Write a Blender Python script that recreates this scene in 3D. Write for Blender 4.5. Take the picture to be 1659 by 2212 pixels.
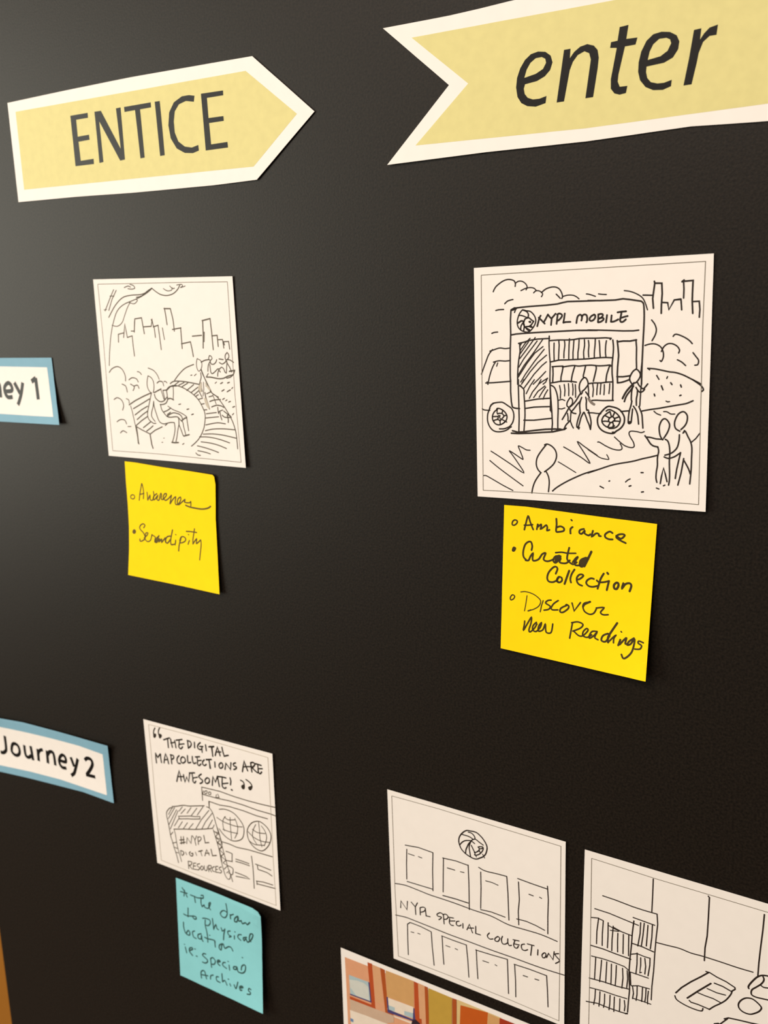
import bpy, bmesh, math
from mathutils import Matrix, Vector

sc = bpy.context.scene
for o in list(bpy.data.objects): bpy.data.objects.remove(o)

# ---------------------------------------------------------------- camera
# board frame: X right, Z up (m), board face in the plane y = 0, room on the -y side
Z0 = 1.25
cam_d = bpy.data.cameras.new('camera'); cam = bpy.data.objects.new('camera', cam_d)
sc.collection.objects.link(cam); sc.camera = cam
cam_d.sensor_fit = 'HORIZONTAL'; cam_d.sensor_width = 3.42
cam_d.lens = 2071.14 / 1659 * 3.42
cam_d.clip_start = 0.01; cam_d.clip_end = 50
Rb = ((0.8497410, 0.0216059, 0.5267575), (0.1025373, 0.9733065, -0.2053305), (-0.5171328, 0.2284900, 0.8248430))
w = lambda v: Vector((v[0], v[2], -v[1]))          # board axes -> world axes
ax, ay, az = w(Rb[0]), -w(Rb[1]), -w(Rb[2])
M = Matrix((ax, ay, az)).transposed().to_4x4()
M.translation = Vector((0.2662563, -0.4246872, Z0 + 0.1176427))
cam.matrix_world = M
cam_d.dof.use_dof = True; cam_d.dof.focus_distance = 0.46; cam_d.dof.aperture_fstop = 1.8

# ---------------------------------------------------------------- light
world = bpy.data.worlds.new('world'); sc.world = world; world.use_nodes = True
bg = world.node_tree.nodes['Background']
bg.inputs[0].default_value = (1.0, 0.84, 0.70, 1); bg.inputs[1].default_value = 0.20
def area(name, loc, target, sx, sy, energy, col):
    d = bpy.data.lights.new(name, 'AREA'); d.shape = 'RECTANGLE'; d.size = sx; d.size_y = sy
    d.energy = energy; d.color = col
    o = bpy.data.objects.new(name, d); sc.collection.objects.link(o)
    o.location = loc; o.rotation_euler = (Vector(target) - Vector(loc)).to_track_quat('-Z', 'Y').to_euler()
    return o
area('window_light', (-2.1, -1.45, 1.50), (-0.1, 0, 1.3), 1.3, 1.3, 40, (1.0, 0.98, 0.84))
area('overhead_fill', (-0.35, -1.7, 2.7), (-.1, 0, 1.2), 1.4, 0.8, 46, (1.0, 0.86, 0.74))  # unseen area light from above, added as diffuse fill on board and papers
vs = sc.view_settings
vs.view_transform = 'Standard'; vs.look = 'None'; vs.gamma = 1; vs.use_curve_mapping = False
vs.exposure = 0.0

# ---------------------------------------------------------------- materials
MAT = {}
def srgb(h):
    return tuple((c/12.92 if c <= .04045 else ((c+.055)/1.055)**2.4) for c in (x/255 for x in h)) + (1,)
def mat(name, col, rough=.6, spec=.4, mottle=0.0, mscale=300, bump=0.0, bscale=900):
    m = bpy.data.materials.new(name); m.use_nodes = True; nt = m.node_tree
    b = nt.nodes['Principled BSDF']; c = srgb(col)
    b.inputs['Base Color'].default_value = c; b.inputs['Roughness'].default_value = rough
    b.inputs['Specular IOR Level'].default_value = spec
    tc = nt.nodes.new('ShaderNodeTexCoord')
    if mottle:
        n = nt.nodes.new('ShaderNodeTexNoise'); n.inputs['Scale'].default_value = mscale; n.inputs['Detail'].default_value = 4
        r = nt.nodes.new('ShaderNodeValToRGB')
        r.color_ramp.elements[0].position = .3; r.color_ramp.elements[1].position = .7
        r.color_ramp.elements[0].color = tuple(x*(1-mottle) for x in c[:3]) + (1,)
        r.color_ramp.elements[1].color = tuple(min(1, x*(1+mottle)) for x in c[:3]) + (1,)
        nt.links.new(tc.outputs['Object'], n.inputs['Vector']); nt.links.new(n.outputs[0], r.inputs[0])
        nt.links.new(r.outputs[0], b.inputs['Base Color'])
    if bump:
        n = nt.nodes.new('ShaderNodeTexNoise'); n.inputs['Scale'].default_value = bscale; n.inputs['Detail'].default_value = 3
        bp = nt.nodes.new('ShaderNodeBump'); bp.inputs['Strength'].default_value = bump; bp.inputs['Distance'].default_value = .0003
        nt.links.new(tc.outputs['Object'], n.inputs['Vector']); nt.links.new(n.outputs[0], bp.inputs['Height'])
        nt.links.new(bp.outputs[0], b.inputs['Normal'])
    MAT[name] = m; return m
mat('board_black', (25, 20, 15), .47, .22, mottle=.6, mscale=850, bump=.2)
mat('board_edge', (30, 27, 26), .8)
mat('ochre_wall', (150, 96, 26), .75, .2, mottle=.06, mscale=9, bump=.3, bscale=120)
mat('floor_wood', (92, 66, 46), .5, .3, mottle=.25, mscale=6)
mat('paper_white', (242, 237, 232), .65, .25, mottle=.012, mscale=150)
mat('paper_blue', (128, 174, 196), .65, .25, mottle=.02, mscale=150)
mat('note_yellow', (255, 222, 6), .7, .15, mottle=.02, mscale=120)
mat('note_blue', (140, 212, 220), .7, .15, mottle=.02, mscale=120)
mat('khaki', (219, 210, 143), .6, .3, mottle=.03, mscale=220)
mat('print', (14, 12, 11), .42, .22)
mat('ink', (38, 28, 22), .6, .3)
mat('ink2', (92, 86, 74), .6, .3)
mat('ink3', (84, 72, 56), .6, .3)
mat('bold', (44, 36, 26), .6, .3)
mat('thin', (120, 112, 98), .6, .2)
mat('thin2', (178, 168, 150), .6, .2)
mat('marker', (62, 50, 14), .6, .3)
mat('marker2', (96, 80, 18), .6, .3)
mat('marker3', (50, 86, 84), .6, .3)
mat('softgrey', (196, 188, 172), .6, .2)
mat('grey', (128, 118, 110), .6, .2)
for n_, c_ in dict(peach=(236, 172, 132), rust=(196, 84, 40), peach2=(232, 176, 130), rust2=(184, 88, 36), tan=(222, 172, 112),
                   sky=(184, 208, 214), skyw=(222, 226, 218), navy=(76, 70, 124), cream=(250, 236, 218), greyp=(216, 186, 160),
                   blue=(112, 146, 190), mustard=(204, 166, 70), straw=(232, 204, 142), orange=(206, 96, 28), red=(176, 58, 30),
                   dark=(52, 36, 48)).items():
    mat(n_, tuple(v*.93 for v in c_), .45, .4, mottle=.03, mscale=220)

# ---------------------------------------------------------------- helpers
def link(name, bm, mats, parent=None, smooth=False):
    me = bpy.data.meshes.new(name); bm.to_mesh(me); bm.free()
    for m in mats: me.materials.append(MAT[m])
    if smooth:
        for f in me.polygons: f.use_smooth = True
    o = bpy.data.objects.new(name, me); sc.collection.objects.link(o)
    if parent: o.parent = parent
    return o
def box(x0, x1, y0, y1, z0, z1, bevel=0):
    bm = bmesh.new(); bmesh.ops.create_cube(bm, size=1)
    for v in bm.verts:
        v.co = Vector(((x0+x1)/2 + v.co.x*(x1-x0), (y0+y1)/2 + v.co.y*(y1-y0), (z0+z1)/2 + v.co.z*(z1-z0)))
    if bevel: bmesh.ops.bevel(bm, geom=bm.edges[:], offset=bevel, segments=2, affect='EDGES')
    return bm

# ---------------------------------------------------------------- setting
o = link('wall_back', box(-3, 3, .0105, .12, 0, 2.8), ['ochre_wall']); o['kind'] = 'structure'
o = link('floor', box(-3, 3, -3, .12, -.1, 0), ['floor_wood']); o['kind'] = 'structure'

# ---------------------------------------------------------------- display board
board = bpy.data.objects.new('display_board', None); sc.collection.objects.link(board)
board.location = (.37, 0, .60)
board['label'] = 'large black display board hung on the ochre wall behind all the papers'; board['category'] = 'board'
BX0, BX1, BZ0, BZ1 = -.3925, 1.13, .60, 1.62
def loc_box(x0, x1, y0, y1, z0, z1, bev=0):
    return box(x0-.37, x1-.37, y0, y1, z0-.60, z1-.60, bev)
link('facing', loc_box(BX0, BX1, 0, .0006, BZ0, BZ1), ['board_black'], board)
link('foam_core', loc_box(BX0+.0003, BX1-.0003, .0006, .0085, BZ0+.0003, BZ1-.0003), ['board_edge'], board)['label'] = 'dark foam edge of the board'

for x_ in (-.2, .3, .8):
    link('added_back_strip', loc_box(x_, x_+.08, .0085, .0093, 1.45, 1.57), ['board_edge'], board)  # unseen strips added behind the board as stand-in mounts, not touching the wall

# ---------------------------------------------------------------- sheets
INFO = {
 'entice': ('arrow_sign', 'sign', 'white-bordered khaki paper arrow printed ENTICE, pointing right', 'paper_white', 'printed arrow signs'),
 'enter': ('arrow_sign', 'sign', 'white-bordered khaki paper banner with notched left end, printed enter in italics', 'paper_white', 'printed arrow signs'),
 'park': ('sketch_sheet', 'sketch', 'white square sheet with pen sketch of a figure on a park bench below a skyline', 'paper_white', 'storyboard sketches'),
 'truck': ('sketch_sheet', 'sketch', 'white square sheet with pen sketch of a truck marked NYPL MOBILE', 'paper_white', 'storyboard sketches'),
 'maps': ('sketch_sheet', 'sketch', 'white square sheet quoting THE DIGITAL MAP COLLECTIONS ARE AWESOME above two globes', 'paper_white', 'storyboard sketches'),
 'collections': ('sketch_sheet', 'sketch', 'white square sheet with outlined pages and the words NYPL SPECIAL COLLECTIONS', 'paper_white', 'storyboard sketches'),
 'library': ('sketch_sheet', 'sketch', 'white square sheet with pen sketch of bookcase and armchairs, at lower right edge', 'paper_white', 'storyboard sketches'),
 'photo': ('photo_print', 'photo', 'white-bordered colour photo print of orange framed panels at the bottom edge', 'paper_white', ''),
 'ynote1': ('sticky_note', 'note', 'yellow sticky note reading Awareness and Serendipity under the park bench sketch', 'note_yellow', 'sticky notes under the sketches'),
 'ynote2': ('sticky_note', 'note', 'yellow sticky note reading Ambiance, Curated Collection, Discover new Readings under the truck sketch', 'note_yellow', 'sticky notes under the sketches'),
 'bluenote': ('sticky_note', 'note', 'turquoise sticky note with curled right edge under the digital map sketch', 'note_blue', 'sticky notes under the sketches'),
 'journey2': ('row_label', 'label', 'blue-bordered white paper strip printed Journey 2, lower left', 'paper_blue', 'journey row labels'),
 'journey1': ('row_label', 'label', 'blue-bordered white paper strip printed Journey 1, cut by the left edge', 'paper_blue', 'journey row labels'),
}
MM = .001
class Sheet: pass
# pen and print stroke weights
WID = {'ink': 1.38, 'ink2': 1.45, 'ink3': 1.4, 'bold': 1.25, 'marker': 1.15, 'marker2': 1.2, 'marker3': 1.2, 'print': 1.5, 'thin': 1.25, 'thin2': 1.4}
def hgt(s, x, y):
    u = min(1, max(0, x/s.W+.5)); v = min(1, max(0, .5-y/s.H)); k = s.h
    return .3+k[0]*((1-u)*(1-v))**2+k[1]*(u*(1-v))**2+k[2]*(u*v)**2+k[3]*((1-u)*v)**2
def dice(bm, s, step=4.0):
    for axis, L in ((0, s.W), (1, s.H)):
        n = int(L/step)
        for i in range(-n//2, n//2+1):
            co = [0, 0, 0]; no = [0, 0, 0]; co[axis] = i*step+.37; no[axis] = 1
            bmesh.ops.bisect_plane(bm, geom=bm.verts[:]+bm.edges[:]+bm.faces[:], plane_co=co, plane_no=no, dist=1e-4)
def loops_to_faces(bm, loops):
    es = []
    for lp in loops:
        vs_ = [bm.verts.new((x, y, 0)) for x, y in lp]
        for i in range(len(vs_)): es.append(bm.edges.new((vs_[i-1], vs_[i])))
    r = bmesh.ops.triangle_fill(bm, use_beauty=True, use_dissolve=False, edges=es)
    for f in bm.faces:
        f.normal_update()
        if f.normal.z < 0: f.normal_flip()
def drape(bm, s, eps):
    for v in bm.verts: v.co = Vector((v.co.x, v.co.y, hgt(s, v.co.x, v.co.y)+eps)) * MM
def join(dst, src, mi):
    me = bpy.data.meshes.new('t'); src.to_mesh(me); src.free()
    n = len(dst.faces); dst.from_mesh(me); bpy.data.meshes.remove(me)
    dst.faces.ensure_lookup_table()
    for f in dst.faces[n:]: f.material_index = mi
def catmull(p, closed):
    if len(p) < 3: return p
    n = len(p); out = []
    rng = n if closed else n-1
    for i in range(rng):
        g = lambda k: p[k % n] if closed else p[min(n-1, max(0, k))]
        a, b, c, d = g(i-1), g(i), g(i+1), g(i+2)
        m = 4
        for j in range(m):
            t = j/m; t2 = t*t; t3 = t2*t
            out.append(tuple(.5*((2*b[q])+(-a[q]+c[q])*t+(2*a[q]-5*b[q]+4*c[q]-d[q])*t2+(-a[q]+3*b[q]-3*c[q]+d[q])*t3) for q in (0, 1)))
    if not closed: out.append(p[-1])
    return out
def ribbon(bm, s, p, wd, closed, butt, eps):
    q = []
    n = len(p)
    for i in range(n if closed else n-1):
        a, b = p[i], p[(i+1) % n]; L = math.hypot(b[0]-a[0], b[1]-a[1])
        if L < 1e-4: continue
        k = max(1, int(L/4))
        for j in range(k): q.append((a[0]+(b[0]-a[0])*j/k, a[1]+(b[1]-a[1])*j/k))
    if not closed: q.append(p[-1])
    n = len(q)
    if n < 2: return
    r = wd/2; Lf = []; Rt = []
    P3 = lambda x, y: bm.verts.new(Vector((x, y, hgt(s, x, y)+eps))*MM)
    def dr(a, b):
        L = math.hypot(b[0]-a[0], b[1]-a[1]) or 1; return ((b[0]-a[0])/L, (b[1]-a[1])/L)
    for i in range(n):
        if closed: d1, d2 = dr(q[i-1], q[i]), dr(q[i], q[(i+1) % n])
        else:
            d1 = dr(q[i-1], q[i]) if i else dr(q[0], q[1]); d2 = dr(q[i], q[i+1]) if i < n-1 else d1
        t = (d1[0]+d2[0], d1[1]+d2[1]); L = math.hypot(*t)
        if L < .35: nrm = (-d1[1], d1[0]); sc_ = 1
        else:
            t = (t[0]/L, t[1]/L); nrm = (-t[1], t[0]); sc_ = min(1.5, 1/max(.3, nrm[0]*-d1[1]+nrm[1]*d1[0]))
        Lf.append((q[i][0]+nrm[0]*r*sc_, q[i][1]+nrm[1]*r*sc_)); Rt.append((q[i][0]-nrm[0]*r*sc_, q[i][1]-nrm[1]*r*sc_))
    lv = [P3(*a) for a in Lf]; rv = [P3(*a) for a in Rt]
    for i in range(n if closed else n-1):
        j = (i+1) % n
        bm.faces.new((rv[i], rv[j], lv[j], lv[i]))
    if not closed and not butt:
        for e, sg in ((0, 1), (n-1, -1)):
            cx, cy = q[e]; ex, ey = (Lf[e][0]-cx, Lf[e][1]-cy)
            c = P3(cx, cy); prev = lv[e] 
            for k in range(1, 6):
                a = sg*math.pi*k/5; co, si = math.cos(a), math.sin(a)
                nx = P3(cx+ex*co-ey*si, cy+ex*si+ey*co) if k < 5 else rv[e]
                bm.faces.new((c, prev, nx) if sg > 0 else (c, nx, prev)); prev = nx
def pts(t): return [tuple(int(c)/20 for c in z.split(',')) for z in t.split()]

def finish(s, g):
    """one mesh object per drawn or printed part"""
    name, m0, label, items = g
    mats = []; bm = bmesh.new(); lay = 0
    def mi(m):
        if m not in mats: mats.append(m)
        return mats.index(m)
    poly = None; base = {'coloured_panel': .03, 'white_panel': .03}.get(name, .08)
    butt = name in ('printed_lettering', 'printed_frame_line')
    i = 0
    while i < len(items):
        k, wd, sub, p = items[i]; m = mi(sub or m0)
        if k in 'lsc':
            t = bmesh.new(); q = catmull(p, k == 'c') if k != 'l' else p
            ribbon(t, s, q, wd/10*WID.get(sub or m0, 1), k == 'c', butt, base)
            join(bm, t, m)
        else:
            loops = [catmull(p, True) if k == 'q' else p]
            while i+1 < len(items) and items[i+1][0] == 'H': i += 1; loops.append(items[i][3])
            t = bmesh.new(); loops_to_faces(t, loops)
            xs = [a[0] for a in loops[0]]
            if max(xs)-min(xs) > 5: dice(t, s)
            drape(t, s, base+(lay*.008 if sub else 0)); lay += 1
            join(bm, t, m)
        i += 1
    o = link(name, bm, mats, s.root)
    if label: o['label'] = label

def build_sheet(s, groups):
    name, cat, label, pm, grp = INFO[s.key]
    root = bpy.data.objects.new(name, None); sc.collection.objects.link(root)
    th = math.radians(s.th)
    e1 = Vector((math.cos(th), 0, -math.sin(th))); eu = Vector((math.sin(th), 0, math.cos(th))); nz = Vector((0, -1, 0))
    Mx = Matrix((e1, eu, nz)).transposed().to_4x4(); Mx.translation = Vector((s.cx*MM, 0, Z0-s.cy*MM))
    root.matrix_world = Mx; root['label'] = label; root['category'] = cat
    if grp: root['group'] = grp
    s.root = root
    bm = bmesh.new(); loops_to_faces(bm, [s.outline]); dice(bm, s)
    bmesh.ops.remove_doubles(bm, verts=bm.verts[:], dist=1e-4)
    r = bmesh.ops.extrude_face_region(bm, geom=bm.faces[:])
    top = set(g for g in r['geom'] if isinstance(g, bmesh.types.BMVert))
    for v in bm.verts:
        z = hgt(s, v.co.x, v.co.y) - (0 if v in top else .16)
        v.co = Vector((v.co.x, v.co.y, z))*MM
    bmesh.ops.recalc_face_normals(bm, faces=bm.faces[:])
    link('paper', bm, [pm], root)
    for g in groups: finish(s, g)

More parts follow.
